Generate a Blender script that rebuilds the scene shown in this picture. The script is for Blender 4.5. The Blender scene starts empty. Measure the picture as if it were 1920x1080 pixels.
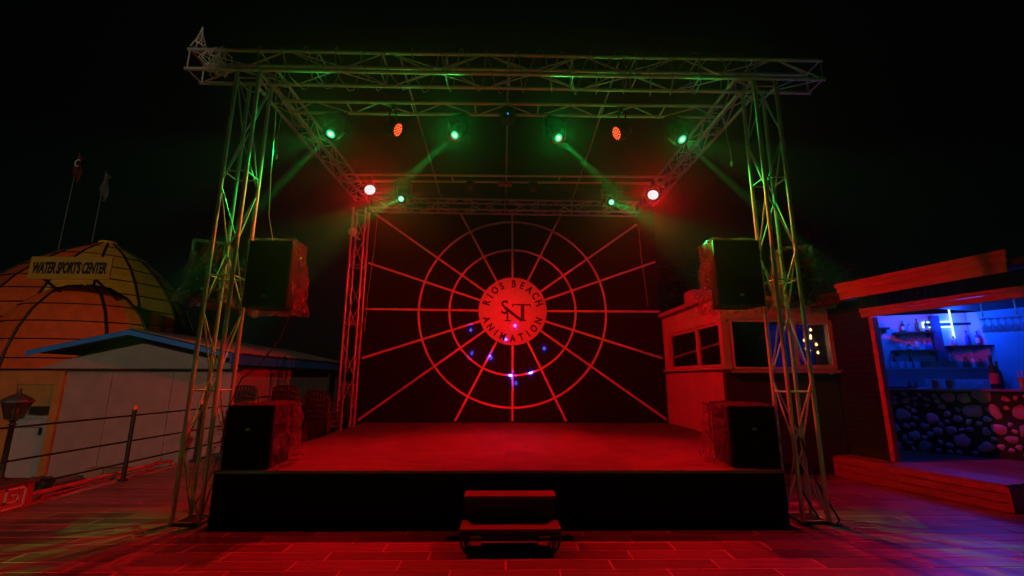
import bpy, bmesh, math, random
from mathutils import Vector, Matrix, noise
random.seed(7)
R = math.radians
S = bpy.context.scene
COL = S.collection

# ------------------------------------------------------------------ camera
cd = bpy.data.cameras.new('camera'); cam = bpy.data.objects.new('camera', cd); COL.objects.link(cam)
cd.sensor_width = 36.0; cd.lens = 829.0 / 1920 * 36; cd.clip_start = 0.05; cd.clip_end = 600
_p, _y, _r = R(11.626), R(1.157), R(0.18)
_f = Vector((math.sin(_y) * math.cos(_p), math.cos(_y) * math.cos(_p), math.sin(_p)))
_x = Vector((math.cos(_y), -math.sin(_y), 0)); _u = _x.cross(_f)
_x2 = _x * math.cos(_r) + _u * math.sin(_r); _u2 = _u * math.cos(_r) - _x * math.sin(_r)
M = Matrix((_x2, _u2, -_f)).transposed().to_4x4(); M.translation = (0, 0, 1.6)
cam.matrix_world = M
S.camera = cam

# ------------------------------------------------------------------ night sky, one faint far lamp-like sun, exposure
SUN_EL, SUN_AZ = R(13), R(170)           # low, from the front left of the stage
w = bpy.data.worlds.new('World'); S.world = w; w.use_nodes = True
nt = w.node_tree; nt.nodes.clear()
sky = nt.nodes.new('ShaderNodeTexSky'); sky.sky_type = 'NISHITA'; sky.sun_disc = False
sky.sun_elevation = SUN_EL; sky.sun_rotation = SUN_AZ
bg = nt.nodes.new('ShaderNodeBackground'); bg.inputs['Strength'].default_value = 0.00022
wo = nt.nodes.new('ShaderNodeOutputWorld')
nt.links.new(sky.outputs[0], bg.inputs['Color']); nt.links.new(bg.outputs[0], wo.inputs['Surface'])
sd = bpy.data.lights.new('sun', 'SUN'); sd.energy = 0.36; sd.angle = R(1.0); sd.color = (1.0, 0.72, 0.52)
sun = bpy.data.objects.new('sun', sd); COL.objects.link(sun)
_d = Vector((math.sin(SUN_AZ) * math.cos(SUN_EL), math.cos(SUN_AZ) * math.cos(SUN_EL), math.sin(SUN_EL)))
sun.rotation_euler = _d.to_track_quat('Z', 'Y').to_euler()
sun.location = _d * 60
vs = S.view_settings; vs.view_transform = 'Standard'; vs.look = 'None'; vs.exposure = 0.0; vs.gamma = 1.0; vs.use_curve_mapping = False
S.render.engine = 'CYCLES'
cy = S.cycles; cy.use_denoising = True; cy.max_bounces = 6; cy.diffuse_bounces = 3; cy.volume_bounces = 0
cy.transparent_max_bounces = 12; cy.sample_clamp_indirect = 30.0; cy.caustics_reflective = False; cy.caustics_refractive = False
cy.use_light_tree = True

# ------------------------------------------------------------------ materials
MATS = {}
def mat(name, col, rough=0.6, metal=0.0, nscale=8.0, namt=0.12, bump=0.0, stretch=(1, 1, 1), rnd=0.0, spec=0.5, emit=None, estr=0.0):
    if name in MATS: return MATS[name]
    m = bpy.data.materials.new(name); m.use_nodes = True
    n = m.node_tree.nodes; l = m.node_tree.links; b = n['Principled BSDF']
    b.inputs['Metallic'].default_value = metal; b.inputs['Specular IOR Level'].default_value = spec
    tc = n.new('ShaderNodeTexCoord'); mp = n.new('ShaderNodeMapping'); mp.inputs['Scale'].default_value = stretch
    l.new(tc.outputs['Object'], mp.inputs['Vector'])
    nz = n.new('ShaderNodeTexNoise'); nz.inputs['Scale'].default_value = nscale; nz.inputs['Detail'].default_value = 5
    l.new(mp.outputs[0], nz.inputs['Vector'])
    hsv = n.new('ShaderNodeHueSaturation'); hsv.inputs['Color'].default_value = (*col, 1)
    mr = n.new('ShaderNodeMapRange'); mr.inputs['From Min'].default_value = 0.25; mr.inputs['From Max'].default_value = 0.75
    mr.inputs['To Min'].default_value = 1 - namt; mr.inputs['To Max'].default_value = 1 + namt
    l.new(nz.outputs['Fac'], mr.inputs['Value'])
    val = mr.outputs[0]
    if rnd:
        oi = n.new('ShaderNodeObjectInfo'); m2 = n.new('ShaderNodeMapRange')
        m2.inputs['To Min'].default_value = 1 - rnd; m2.inputs['To Max'].default_value = 1 + rnd
        l.new(oi.outputs['Random'], m2.inputs['Value'])
        mu = n.new('ShaderNodeMath'); mu.operation = 'MULTIPLY'
        l.new(val, mu.inputs[0]); l.new(m2.outputs[0], mu.inputs[1]); val = mu.outputs[0]
    l.new(val, hsv.inputs['Value']); l.new(hsv.outputs[0], b.inputs['Base Color'])
    rr = n.new('ShaderNodeMapRange'); rr.inputs['To Min'].default_value = max(0.03, rough - 0.12); rr.inputs['To Max'].default_value = min(1, rough + 0.12)
    l.new(nz.outputs['Fac'], rr.inputs['Value']); l.new(rr.outputs[0], b.inputs['Roughness'])
    if bump:
        bp = n.new('ShaderNodeBump'); bp.inputs['Strength'].default_value = bump; bp.inputs['Distance'].default_value = 0.01
        l.new(nz.outputs['Fac'], bp.inputs['Height']); l.new(bp.outputs[0], b.inputs['Normal'])
    if emit:
        b.inputs['Emission Color'].default_value = (*emit, 1); b.inputs['Emission Strength'].default_value = estr
    MATS[name] = m
    return m
def glass(name, tint, refl=0.12, rough=0.03):
    if name in MATS: return MATS[name]
    m = bpy.data.materials.new(name); m.use_nodes = True
    n = m.node_tree.nodes; l = m.node_tree.links; n.clear()
    t = n.new('ShaderNodeBsdfTransparent'); t.inputs[0].default_value = (*tint, 1)
    g = n.new('ShaderNodeBsdfGlossy'); g.inputs['Roughness'].default_value = rough
    lw = n.new('ShaderNodeLayerWeight'); lw.inputs[0].default_value = 0.35
    mr = n.new('ShaderNodeMapRange'); mr.inputs['To Min'].default_value = refl; mr.inputs['To Max'].default_value = 0.9
    l.new(lw.outputs['Facing'], mr.inputs['Value'])
    mx = n.new('ShaderNodeMixShader'); o = n.new('ShaderNodeOutputMaterial')
    l.new(mr.outputs[0], mx.inputs[0]); l.new(t.outputs[0], mx.inputs[1]); l.new(g.outputs[0], mx.inputs[2]); l.new(mx.outputs[0], o.inputs[0])
    MATS[name] = m
    return m
def film(name, tint):
    # thin crumpled polythene: part see-through, part glossy white film
    if name in MATS: return MATS[name]
    m = bpy.data.materials.new(name); m.use_nodes = True
    n = m.node_tree.nodes; l = m.node_tree.links; b = n['Principled BSDF']; o = n['Material Output']
    b.inputs['Base Color'].default_value = (*tint, 1); b.inputs['Roughness'].default_value = 0.22
    tl = n.new('ShaderNodeBsdfTranslucent'); tl.inputs[0].default_value = (*tint, 1)
    t = n.new('ShaderNodeBsdfTransparent')
    m1 = n.new('ShaderNodeMixShader'); m1.inputs[0].default_value = 0.35
    m2 = n.new('ShaderNodeMixShader'); m2.inputs[0].default_value = 0.62
    mr = n.new('ShaderNodeMapRange'); mr.inputs['From Min'].default_value = .40; mr.inputs['From Max'].default_value = .62; mr.inputs['To Min'].default_value = .93; mr.inputs['To Max'].default_value = .35
    nz = n.new('ShaderNodeTexNoise'); nz.inputs['Scale'].default_value = 5.5; nz.inputs['Detail'].default_value = 1.5; nz.inputs['Distortion'].default_value = 2.2
    bp = n.new('ShaderNodeBump'); bp.inputs['Strength'].default_value = 0.9; bp.inputs['Distance'].default_value = 0.03
    l.new(nz.outputs['Fac'], mr.inputs['Value']); l.new(mr.outputs[0], m2.inputs[0]); l.new(nz.outputs['Fac'], bp.inputs['Height']); l.new(bp.outputs[0], b.inputs['Normal'])
    l.new(b.outputs[0], m1.inputs[1]); l.new(tl.outputs[0], m1.inputs[2]); l.new(m1.outputs[0], m2.inputs[1]); l.new(t.outputs[0], m2.inputs[2])
    l.new(m2.outputs[0], o.inputs[0])
    MATS[name] = m
    return m
def glow(name, col, s):
    if name in MATS: return MATS[name]
    m = bpy.data.materials.new(name); m.use_nodes = True
    n = m.node_tree.nodes; n.clear()
    e = n.new('ShaderNodeEmission'); e.inputs[0].default_value = (*col, 1); e.inputs[1].default_value = s
    o = n.new('ShaderNodeOutputMaterial'); m.node_tree.links.new(e.outputs[0], o.inputs[0])
    MATS[name] = m
    return m

ALU = mat('aluminium', (0.62, 0.63, 0.64), 0.42, 0.55, 30, 0.18, 0.08, (1, 1, .1))
BLK = mat('black_metal', (0.012, 0.012, 0.013), 0.5, 0.0, 20, 0.2, 0.05)
BLKP = mat('black_plastic', (0.006, 0.006, 0.006), 0.55, 0, 40, 0.2, 0.1, spec=0.25)
SKIRT = mat('black_fabric', (0.006, 0.006, 0.006), 0.95, 0, 60, 0.3, 0.2, spec=0.1)
PANELB = mat('backdrop_black', (0.010, 0.009, 0.009), 0.85, 0, 3, 0.35, 0.1, spec=0.15)
DECK = mat('deck_wood', (0.088, 0.068, 0.055), 0.55, 0, 3.2, 0.7, 0.3, (0.6, 2.0, 1), rnd=.14)
WHITEP = mat('white_paint', (0.72, 0.70, 0.68), 0.55, 0, 7, 0.10, 0.05)
PALE = mat('spoke_paint', (0.62, 0.57, 0.57), 0.6, 0, 9, 0.14, 0.1)
NAVY = mat('navy_paint', (0.012, 0.012, 0.05), 0.6, 0, 20, 0.2)
PAVE = mat('paver', (0.18, 0.145, 0.125), 0.36, 0, 6, 0.4, 0.3, (0.35, 3, 1), rnd=0.4)
GROUT = mat('grout', (0.55, 0.5, 0.46), 0.9, 0, 20, 0.2, 0.2)
FILM = film('polythene', (0.22, 0.24, 0.22))
CORD = mat('cord', (0.05, 0.05, 0.05), 0.6)
CORDW = mat('pale_cord', (0.4, 0.38, 0.34), 0.6)

# ------------------------------------------------------------------ mesh helpers
class MB:
    def __init__(s): s.v = []; s.f = []; s.sm = []
    def add(s, vs, fs, smooth=False):
        o = len(s.v); s.v += [tuple(v) for v in vs]; s.f += [tuple(i + o for i in f) for f in fs]; s.sm += [smooth] * len(fs); return s
    def box(s, c, d, m=None):
        x, y, z = d[0] / 2, d[1] / 2, d[2] / 2; c = Vector(c)
        vs = [Vector((a * x, b * y, e * z)) for a in (-1, 1) for b in (-1, 1) for e in (-1, 1)]
        if m: vs = [m @ v for v in vs]
        return s.add([c + v for v in vs], [(0, 1, 3, 2), (4, 6, 7, 5), (0, 4, 5, 1), (2, 3, 7, 6), (0, 2, 6, 4), (1, 5, 7, 3)])
    def bx(s, x0, x1, y0, y1, z0, z1): return s.box(((x0 + x1) / 2, (y0 + y1) / 2, (z0 + z1) / 2), (x1 - x0, y1 - y0, z1 - z0))
    def cone(s, p0, p1, r0, r1, n=12, cap=True):
        p0, p1 = Vector(p0), Vector(p1); d = (p1 - p0).normalized()
        a = d.orthogonal().normalized(); b = d.cross(a)
        vs = []
        for p, r in ((p0, r0), (p1, r1)):
            vs += [p + (a * math.cos(2 * math.pi * k / n) + b * math.sin(2 * math.pi * k / n)) * r for k in range(n)]
        s.add(vs, [(k, (k + 1) % n, n + (k + 1) % n, n + k) for k in range(n)], True)
        if cap: s.add(vs, [tuple(range(n - 1, -1, -1)), tuple(range(n, 2 * n))])
        return s
    def tube(s, pts, r, n=8, closed=False):
        pts = [Vector(p) for p in pts]; N = len(pts); vs = []
        prev = None
        for i, p in enumerate(pts):
            if closed: t = pts[(i + 1) % N] - pts[i - 1]
            else: t = pts[min(i + 1, N - 1)] - pts[max(i - 1, 0)]
            t.normalize()
            a = t.orthogonal().normalized() if prev is None else (prev - t * prev.dot(t)).normalized()
            prev = a; b = t.cross(a)
            vs += [p + (a * math.cos(2 * math.pi * k / n) + b * math.sin(2 * math.pi * k / n)) * r for k in range(n)]
        fs = []
        for i in range(N if closed else N - 1):
            j = (i + 1) % N
            fs += [(i * n + k, i * n + (k + 1) % n, j * n + (k + 1) % n, j * n + k) for k in range(n)]
        s.add(vs, fs, True)
        if not closed: s.add(vs[:n], [tuple(range(n - 1, -1, -1))]); s.add(vs[-n:], [tuple(range(n))])
        return s
    def lathe(s, prof, c=(0, 0, 0), n=16, m=None):
        c = Vector(c); vs = []
        for r, z in prof:
            for k in range(n):
                v = Vector((r * math.cos(2 * math.pi * k / n), r * math.sin(2 * math.pi * k / n), z))
                vs.append(c + (m @ v if m else v))
        fs = []
        for i in range(len(prof) - 1):
            fs += [(i * n + k, i * n + (k + 1) % n, (i + 1) * n + (k + 1) % n, (i + 1) * n + k) for k in range(n)]
        s.add(vs, fs, True)
        s.add(vs[:n], [tuple(range(n - 1, -1, -1))]); s.add(vs[-n:], [tuple(range(n))])
        return s
    def prism(s, poly, off):
        off = Vector(off); poly = [Vector(p) for p in poly]; n = len(poly)
        return s.add(poly + [p + off for p in poly], [tuple(range(n - 1, -1, -1)), tuple(range(n, 2 * n))] + [(k, (k + 1) % n, n + (k + 1) % n, n + k) for k in range(n)])
    def mesh(s, name, m):
        me = bpy.data.meshes.new(name); me.from_pydata(s.v, [], s.f)
        bm = bmesh.new(); bm.from_mesh(me)
        for f, q in zip(bm.faces, s.sm): f.smooth = q
        bmesh.ops.recalc_face_normals(bm, faces=bm.faces[:]); bm.to_mesh(me); bm.free()
        me.materials.append(m); me.update()
        return me
    def build(s, name, m, parent=None, loc=(0, 0, 0), bevel=0):
        o = bpy.data.objects.new(name, s.mesh(name, m)); COL.objects.link(o); o.location = loc; o.parent = parent
        if bevel:
            b = o.modifiers.new('bevel', 'BEVEL'); b.width = bevel; b.segments = 2; b.limit_method = 'ANGLE'
        return o
def put(name, me, parent=None, loc=(0, 0, 0), rot=None, scale=None):
    o = bpy.data.objects.new(name, me); COL.objects.link(o); o.parent = parent; o.location = loc
    if rot is not None:
        if hasattr(rot, 'to_euler'): o.rotation_euler = rot.to_euler()
        else: o.rotation_euler = rot
    if scale is not None: o.scale = scale
    return o
_UC = {}
def bar(name, p0, p1, r, m, parent, n=10):
    key = (m.name, n)
    if key not in _UC: _UC[key] = MB().cone((0, 0, 0), (0, 0, 1), 1, 1, n).mesh('round_bar', m)
    p0, p1 = Vector(p0), Vector(p1); d = p1 - p0
    return put(name, _UC[key], parent, p0, d.to_track_quat('Z', 'Y'), (r, r, d.length))
_UB = {}
def block(name, c, d, m, parent, rot=None, bevel=0.0):
    key = (m.name,)
    if key not in _UB: _UB[key] = MB().box((0, 0, 0), (1, 1, 1)).mesh('cut_block', m)
    return put(name, _UB[key], parent, c, rot, d)
def tag(o, label, cat, group=None):
    o['label'] = label; o['category'] = cat
    if group: o['group'] = group
    return o
def thing(name, label, cat, loc=(0, 0, 0), rz=0.0, group=None):
    o = bpy.data.objects.new(name, None); COL.objects.link(o); o.location = loc; o.rotation_euler = (0, 0, rz); o.empty_display_size = 0.2
    return tag(o, label, cat, group)
def struct(o): o['kind'] = 'structure'; return o
def copy_tree(o, parent=None):
    c = o.copy(); COL.objects.link(c); c.parent = parent
    for ch in list(o.children): copy_tree(ch, c)
    return c
def text_mesh(body, size, depth, m, shear=0.0, offset=0.0, spacing=1.0, align='CENTER'):
    cu = bpy.data.curves.new('lettering', 'FONT'); cu.body = body; cu.size = size; cu.extrude = depth / 2
    cu.shear = shear; cu.offset = offset; cu.space_character = spacing; cu.align_x = align; cu.align_y = 'CENTER'; cu.resolution_u = 3
    t = bpy.data.objects.new('tmp', cu); COL.objects.link(t)
    dg = bpy.context.evaluated_depsgraph_get(); dg.update()
    me = bpy.data.meshes.new_from_object(t.evaluated_get(dg)); me.materials.clear(); me.materials.append(m)
    bpy.data.objects.remove(t); bpy.data.curves.remove(cu)
    return me
def spot(parent, loc, direction, power, col, cone, blend=0.3, radius=0.03, name='lamp'):
    ld = bpy.data.lights.new(name, 'SPOT'); ld.energy = power; ld.color = col; ld.spot_size = R(cone); ld.spot_blend = blend; ld.shadow_soft_size = radius
    o = bpy.data.objects.new(name, ld); COL.objects.link(o); o.parent = parent; o.location = loc
    o.rotation_euler = (-Vector(direction)).to_track_quat('Z', 'Y').to_euler()
    return o
def point(parent, loc, power, col, radius=0.05, name='lamp'):
    ld = bpy.data.lights.new(name, 'POINT'); ld.energy = power; ld.color = col; ld.shadow_soft_size = radius
    o = bpy.data.objects.new(name, ld); COL.objects.link(o); o.parent = parent; o.location = loc
    return o

# ------------------------------------------------------------------ ground
LOW = -1.2
TX = -6.08                                   # left edge of the raised yard
lower = struct(MB().add([(-260, -60, LOW), (260, -60, LOW), (260, 420, LOW), (-260, 420, LOW)], [(0, 1, 2, 3)]).build('ground', mat('dark_soil', (0.09, 0.08, 0.07), 0.9, 0, 1.5, 0.3, 0.4)))
yard = struct(MB().bx(TX, 30, -12, 19, LOW + 0.004, -0.0025).build('paved_yard', GROUT))
PL, PD, GAP = 0.92, 0.2, 0.012
paver = MB().add([(-PL / 2 + .004, -PD / 2 + .004, 0), (PL / 2 - .004, -PD / 2 + .004, 0), (PL / 2 - .004, PD / 2 - .004, 0), (-PL / 2 + .004, PD / 2 - .004, 0),
                  (-PL / 2, -PD / 2, -.004), (PL / 2, -PD / 2, -.004), (PL / 2, PD / 2, -.004), (-PL / 2, PD / 2, -.004),
                  (-PL / 2, -PD / 2, -.0115), (PL / 2, -PD / 2, -.0115), (PL / 2, PD / 2, -.0115), (-PL / 2, PD / 2, -.0115)],
                 [(0, 1, 2, 3)] + [(i + a, i + (a + 1) % 4 if False else i + (a + 1) % 4, j + (a + 1) % 4, j + a) for i, j in ((0, 4), (4, 8)) for a in range(4)])
paver_me = paver.mesh('paver', PAVE)
near, far = [], []
row = 0
yv = -1.0
while yv < 12.0:
    off = (0, .46, .23, .69, .11, .57)[row % 6]
    x = TX + 0.06 - off
    while x < 9.4:
        x0, x1 = max(x, TX + 0.06), x + PL
        if x1 - x0 > 0.12:
            cx = (x0 + x1) / 2
            under_stage = -3.1 < x0 and x1 < 3.1 and yv > 5.4 and yv < 10.7
            platform = x0 > 6.4 and yv > 5.4
            if not under_stage and not platform:
                vis = yv > 3.25 and abs(cx - 0.02 * yv) < 1.22 * yv + 0.3 and (yv < 5.5 or (cx < -3.0 and yv < 10.0) or (cx > 3.0 and yv < 7.9))
                (near if vis else far).append((cx, yv, x1 - x0))
        x += PL + GAP
    yv += PD + GAP; row += 1
near.sort(key=lambda t: t[1]); far += near[300:]; near = near[:300]
for cx, y0, L in near:
    put('paver', paver_me, yard, (cx, y0, random.uniform(-.0012, .0012)), (random.uniform(-.002, .002), random.uniform(-.001, .001), random.choice((0, math.pi))), (L / PL, 1, 1))
fm = MB()
for cx, y0, L in far: fm.box((cx, y0, -.0057), (L, PD, .0115))
fo = fm.build('paving', PAVE, yard); fo['kind'] = 'stuff'
struct(MB().bx(TX - 0.10, TX - 0.002, -12, 19, LOW + .006, 0.015).build('kerb', mat('kerb_concrete', (0.33, 0.30, 0.28), 0.85, 0, 5, 0.2, 0.4), None))

# ------------------------------------------------------------------ stage
ZD = 0.59
SX0, SX1, SY0, SY1 = -3.204, 3.2245, 5.295, 10.83
st = thing('stage', 'black skirted stage platform with a bare wooden deck lit red', 'stage', (0, SY0, 0))
def rel(x0, x1, y0, y1, z0, z1): return MB().bx(x0, x1, y0 - SY0, y1 - SY0, z0, z1)
# deck sheets
xs = [SX0, -1.62, 0.0, 1.62, SX1]; ys = [SY0, 6.68, 8.06, 9.44, SY1]
dm = {}
for i in range(4):
    for j in range(4):
        x0, x1, y0, y1 = xs[i] + .001, xs[i + 1] - .001, ys[j] + .001, ys[j + 1] - .001
        rel(x0, x1, y0, y1, ZD - .022, ZD + random.uniform(-.001, .001)).build('deck_sheet', DECK, st)
rel(SX1 + .004, 3.95, 6.55, SY1, ZD - .022, ZD - .002).build('side_landing', DECK, st)
rel(SX0, SX1, SY0 + .015, SY0 + .025, .004, ZD - .026).build('front_skirt', SKIRT, st)
rel(SX0, SX0 + .01, SY0 + .03, SY1, .004, ZD - .026).build('side_skirt', SKIRT, st)
rel(SX1 - .01, SX1, SY0 + .03, 6.54, .004, ZD - .026).build('side_skirt', SKIRT, st)
rel(SX1 + .004, 3.95, 6.55, 6.56, .004, ZD - .026).build('landing_skirt', SKIRT, st)
rel(3.94, 3.95, 6.565, SY1, .004, ZD - .026).build('landing_skirt', SKIRT, st)
rel(SX0, SX1, SY0 - .012, SY0 - .001, ZD - .03, ZD + .002).build('edge_strip', mat('edge_strip', (.2, .19, .18), .5, .3), st)

# ------------------------------------------------------------------ backdrop with the wheel and the emblem
BY = 10.90
CX, CZ = 0.24, 3.26
bd = thing('stage_backdrop', 'tall black backdrop wall with a spoked wheel and round emblem', 'backdrop', (CX, BY, 0))
BX0, BX1, BZ0, BZ1 = -3.62, 3.94, 0.5, 5.86
nb = 4
for k in range(nb):
    a = BX0 + (BX1 - BX0) * k / nb; b = BX0 + (BX1 - BX0) * (k + 1) / nb
    MB().bx(a - CX + .002, b - CX - .002, .03, .07, BZ0, BZ1).build('backdrop_board', PANELB, bd)
for x in (BX0 + .2, -1.2, 1.2, BX1 - .2):
    MB().bx(x - CX - .04, x - CX + .04, .075, .155, 0, BZ1).build('rear_post', BLK, bd)
ends = [(-3.33, 5.78), (-1.14, 5.84), (0.22, 5.84), (1.49, 5.80), (3.48, 5.57), (3.90, 4.56), (3.93, 3.27), (3.93, 2.11), (3.93, .66), (1.52, .62), (.24, .62), (-1.12, .62), (-3.40, .64), (-3.42, 2.08), (-3.42, 3.29), (-3.42, 4.47)]
for ex, ez in ends:
    d = Vector((ex - CX, 0, ez - CZ)); L = d.length; d.normalize(); wv = Vector((d.z, 0, -d.x)) * .025
    a = d * .80; b = d * L; z = Vector((0, 0, CZ))
    o = Vector((0, .010, 0))
    MB().prism([z + a - wv + o, z + b - wv + o, z + b + wv + o, z + a + wv + o], (0, .018, 0)).build('spoke', PALE, bd)
def ring(name, r, wd, y0, th, parent, m, n=96):
    mb = MB(); vs = []
    for k in range(n):
        c, s_ = math.cos(2 * math.pi * k / n), math.sin(2 * math.pi * k / n)
        for rr, yy in ((r - wd, y0), (r + wd, y0), (r + wd, y0 + th), (r - wd, y0 + th)): vs.append((rr * c, yy, CZ + rr * s_))
    fs = []
    for k in range(n):
        a, b = k * 4, ((k + 1) % n) * 4
        fs += [(a + q, a + (q + 1) % 4, b + (q + 1) % 4, b + q) for q in range(4)]
    return mb.add(vs, fs).build(name, m, parent)
ring('wheel_ring', 2.335, .024, .004, .024, bd, PALE); ring('wheel_ring', 1.575, .024, .004, .024, bd, PALE)
disc = MB().lathe([(.0, 0), (.845, 0), (.85, .004), (.85, .028)], n=64, m=Matrix.Rotation(R(-90), 3, 'X')).build('emblem_disc', PALE, bd, (0, -.016, CZ))
def letter(ch, rad, ang, size, flip):
    me = text_mesh(ch, size, .006, NAVY, offset=.008)
    # stand the glyph up on the wall, then turn it round the disc
    o = put('letter', me, disc); tilt = ang - R(90) if not flip else ang + R(90)
    o.matrix_local = Matrix.Translation((rad * math.cos(ang), -.0035, rad * math.sin(ang))) @ Matrix.Rotation(-tilt, 4, 'Y') @ Matrix.Rotation(R(90), 4, 'X') @ Matrix.Diagonal((.86, 1.05, 1, 1))
top = 'RIOS BEACH'; tp = [163, 147, 131, 114, 0, 88, 70, 52, 34, 17]
for ch, a in zip(top, tp):
    if ch != ' ': letter(ch, .675, R(a), .235, False)
bot = 'ANIMATION'; bp_ = [199, 217, 233, 249, 270, 288, 304, 320, 339]
for ch, a in zip(bot, bp_): letter(ch, .69, R(a), .225, True)
# monogram S, N and T in thin serif strokes
sm = put('monogram_letter', text_mesh('S', .48, .006, NAVY, offset=.004), disc)
sm.matrix_local = Matrix.Translation((-.20, -.0035, .07)) @ Matrix.Rotation(R(90), 4, 'X') @ Matrix.Diagonal((.92, 1.0, 1, 1))
def stroke(x0, z0, x1, z1, wd):
    d = Vector((x1 - x0, 0, z1 - z0)).normalized(); n = Vector((d.z, 0, -d.x)) * wd / 2
    p, q = Vector((x0, -.003, z0)), Vector((x1, -.003, z1))
    return [p - n, q - n, q + n, p + n]
def mono(strokes):
    mb = MB()
    for s_ in strokes: mb.prism(stroke(*s_), (0, -.003, 0))
    return mb.build('monogram_letter', NAVY, disc)
mono([(-.13, -.24, -.13, .06, .042), (-.20, -.245, -.06, -.245, .026), (-.20, .085, .23, -.25, .07), (.215, -.25, .215, .13, .034)])
mono([(.0, .155, .44, .155, .034), (.01, .165, -.01, .10, .028), (.43, .165, .45, .10, .028), (.262, .155, .262, -.23, .05), (.18, -.24, .345, -.24, .026)])

# ------------------------------------------------------------------ portable step
sp = thing('portable_step', 'low two-tread black step unit in front of the stage', 'step', (0.085, 4.63, 0))
TRD = mat('step_tread', (.13, .10, .085), .6, 0, 9, .4, .25, (1, 4, 1))
MB().bx(-.485, .485, -.05, .24, .172, .20).build('tread', TRD, sp, bevel=.004)
MB().bx(-.475, .475, .25, .49, .392, .42).build('tread', TRD, sp, bevel=.004)
MB().bx(-.47, .47, .012, .024, .075, .168).build('riser', BLK, sp); MB().bx(-.46, .46, .262, .274, .204, .388).build('riser', BLK, sp)
for s_ in (-1, 1):
    x = s_ * .475
    MB().tube([(x, .03, .168), (x, .03, .07), (x * .985, .02, .035), (x * .95, .0, .016), (x * .90, -.02, .013), (x * .90, .44, .013)], .012, 8).build('leg_frame', BLK, sp)
    MB().tube([(x * .94, .10, .168), (x * .93, .10, .016)], .010, 8).build('front_leg', BLK, sp)
    bar('rear_leg', (x * .94, .455, .004), (x * .94, .455, .388), .012, BLK, sp)
    bar('brace', (x * .93, .12, .16), (x * .93, .44, .03), .009, BLK, sp)
    block('cross_plate', (s_ * .33, .0, .118), (.10, .008, .016), ALU, sp)
bar('cross_tube', (-.42, .44, .013), (.42, .44, .013), .011, BLK, sp)
bar('cross_tube', (-.44, .455, .20), (.44, .455, .20), .011, BLK, sp)

# ------------------------------------------------------------------ trusses
TS = 0.30; RC, RB = 0.025, 0.0095
def truss(name, label, p0, p1, side, upv, pitch, joints, group=None, size=TS, rc=RC, rb=RB, faces=(0, 1, 2, 3), double=None):
    """box truss; p0-p1 is the axis of corner chord 0; side and upv point to the other corners"""
    p0, p1 = Vector(p0), Vector(p1); ax = (p1 - p0); L = ax.length; ax.normalize(); side = Vector(side).normalized() * size; upv = Vector(upv).normalized() * size
    t = thing(name, label, 'truss', p0, 0, group)
    off = [Vector(), side, side + upv, upv]
    for o in off: bar('chord', o, o + ax * L, rc, ALU, t, 14)
    n = max(2, round(L / pitch))
    for f in faces:
        a, b = off[f], off[(f + 1) % 4]
        for k in range(n):
            u, v = L * k / n, L * (k + 1) / n
            q = (k + f) % 2
            bar('brace', (a if q else b) + ax * (u + .02), (b if q else a) + ax * (v - .02), rb, ALU, t, 8)
        for j in joints:
            bar('cross_bar', a + ax * (L * j), b + ax * (L * j), rb * 1.05, ALU, t, 8)
    return t
TY = 5.38; ZT = 5.71; XL, XR = -3.64, 3.42
JT = (.003, .255, .50, .745, .985)
def foot(t, x0):
    block('base_plate', (x0, .15, .006), (.34, .34, .011), BLK, t)
tl_ = truss('truss_tower', 'green and red lit aluminium lattice tower left of the stage front', (XL, TY, .012), (XL, TY, ZT - .03), (1, 0, 0), (0, 1, 0), .78, JT, 'aluminium lattice towers of the stage'); foot(tl_, .15)
tr_ = truss('truss_tower', 'green and red lit aluminium lattice tower right of the stage front', (XR, TY, .012), (XR + .05, TY, ZT - .03), (1, 0, 0), (0, 1, 0), .78, JT, 'aluminium lattice towers of the stage'); foot(tr_, .15)
tb_ = truss('truss_tower', 'slim red lit lattice tower at the left rear of the stage', (XL - .02, 10.22, .012), (XL - .02, 10.22, ZT - .03), (1, 0, 0), (0, 1, 0), .78, JT, 'aluminium lattice towers of the stage'); foot(tb_, .15)
ft = truss('front_truss', 'long horizontal box truss across the top of the stage front', (-4.35, TY, ZT + .01), (4.48, TY, ZT + .01), (0, 0, 1), (0, 1, 0), .66, (.003, .11, .20, .3, .4, .5, .6, .7, .8, .89, .997))
truss('side_truss', 'horizontal truss running back along the left of the stage roof', (XL + .04, TY + .36, ZT + .05), (XL + .04, 10.20, ZT + .12), (1, 0, 0), (0, 0, 1), .45, (.005, .25, .5, .75, .995), 'side trusses of the stage roof', .26)
truss('side_truss', 'horizontal truss running back along the right of the stage roof', (XR, TY + .36, ZT + .0), (XR, 10.20, ZT + .08), (1, 0, 0), (0, 0, 1), .45, (.005, .25, .5, .75, .995), 'side trusses of the stage roof', .26)
truss('rear_truss', 'dim horizontal truss above the top of the backdrop', (XL + .34, 10.27, ZT - .02), (3.36, 10.27, ZT - .06), (0, 0, 1), (0, 1, 0), .55, (.003, .125, .25, .375, .5, .625, .75, .875, .997), None, .27)
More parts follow.
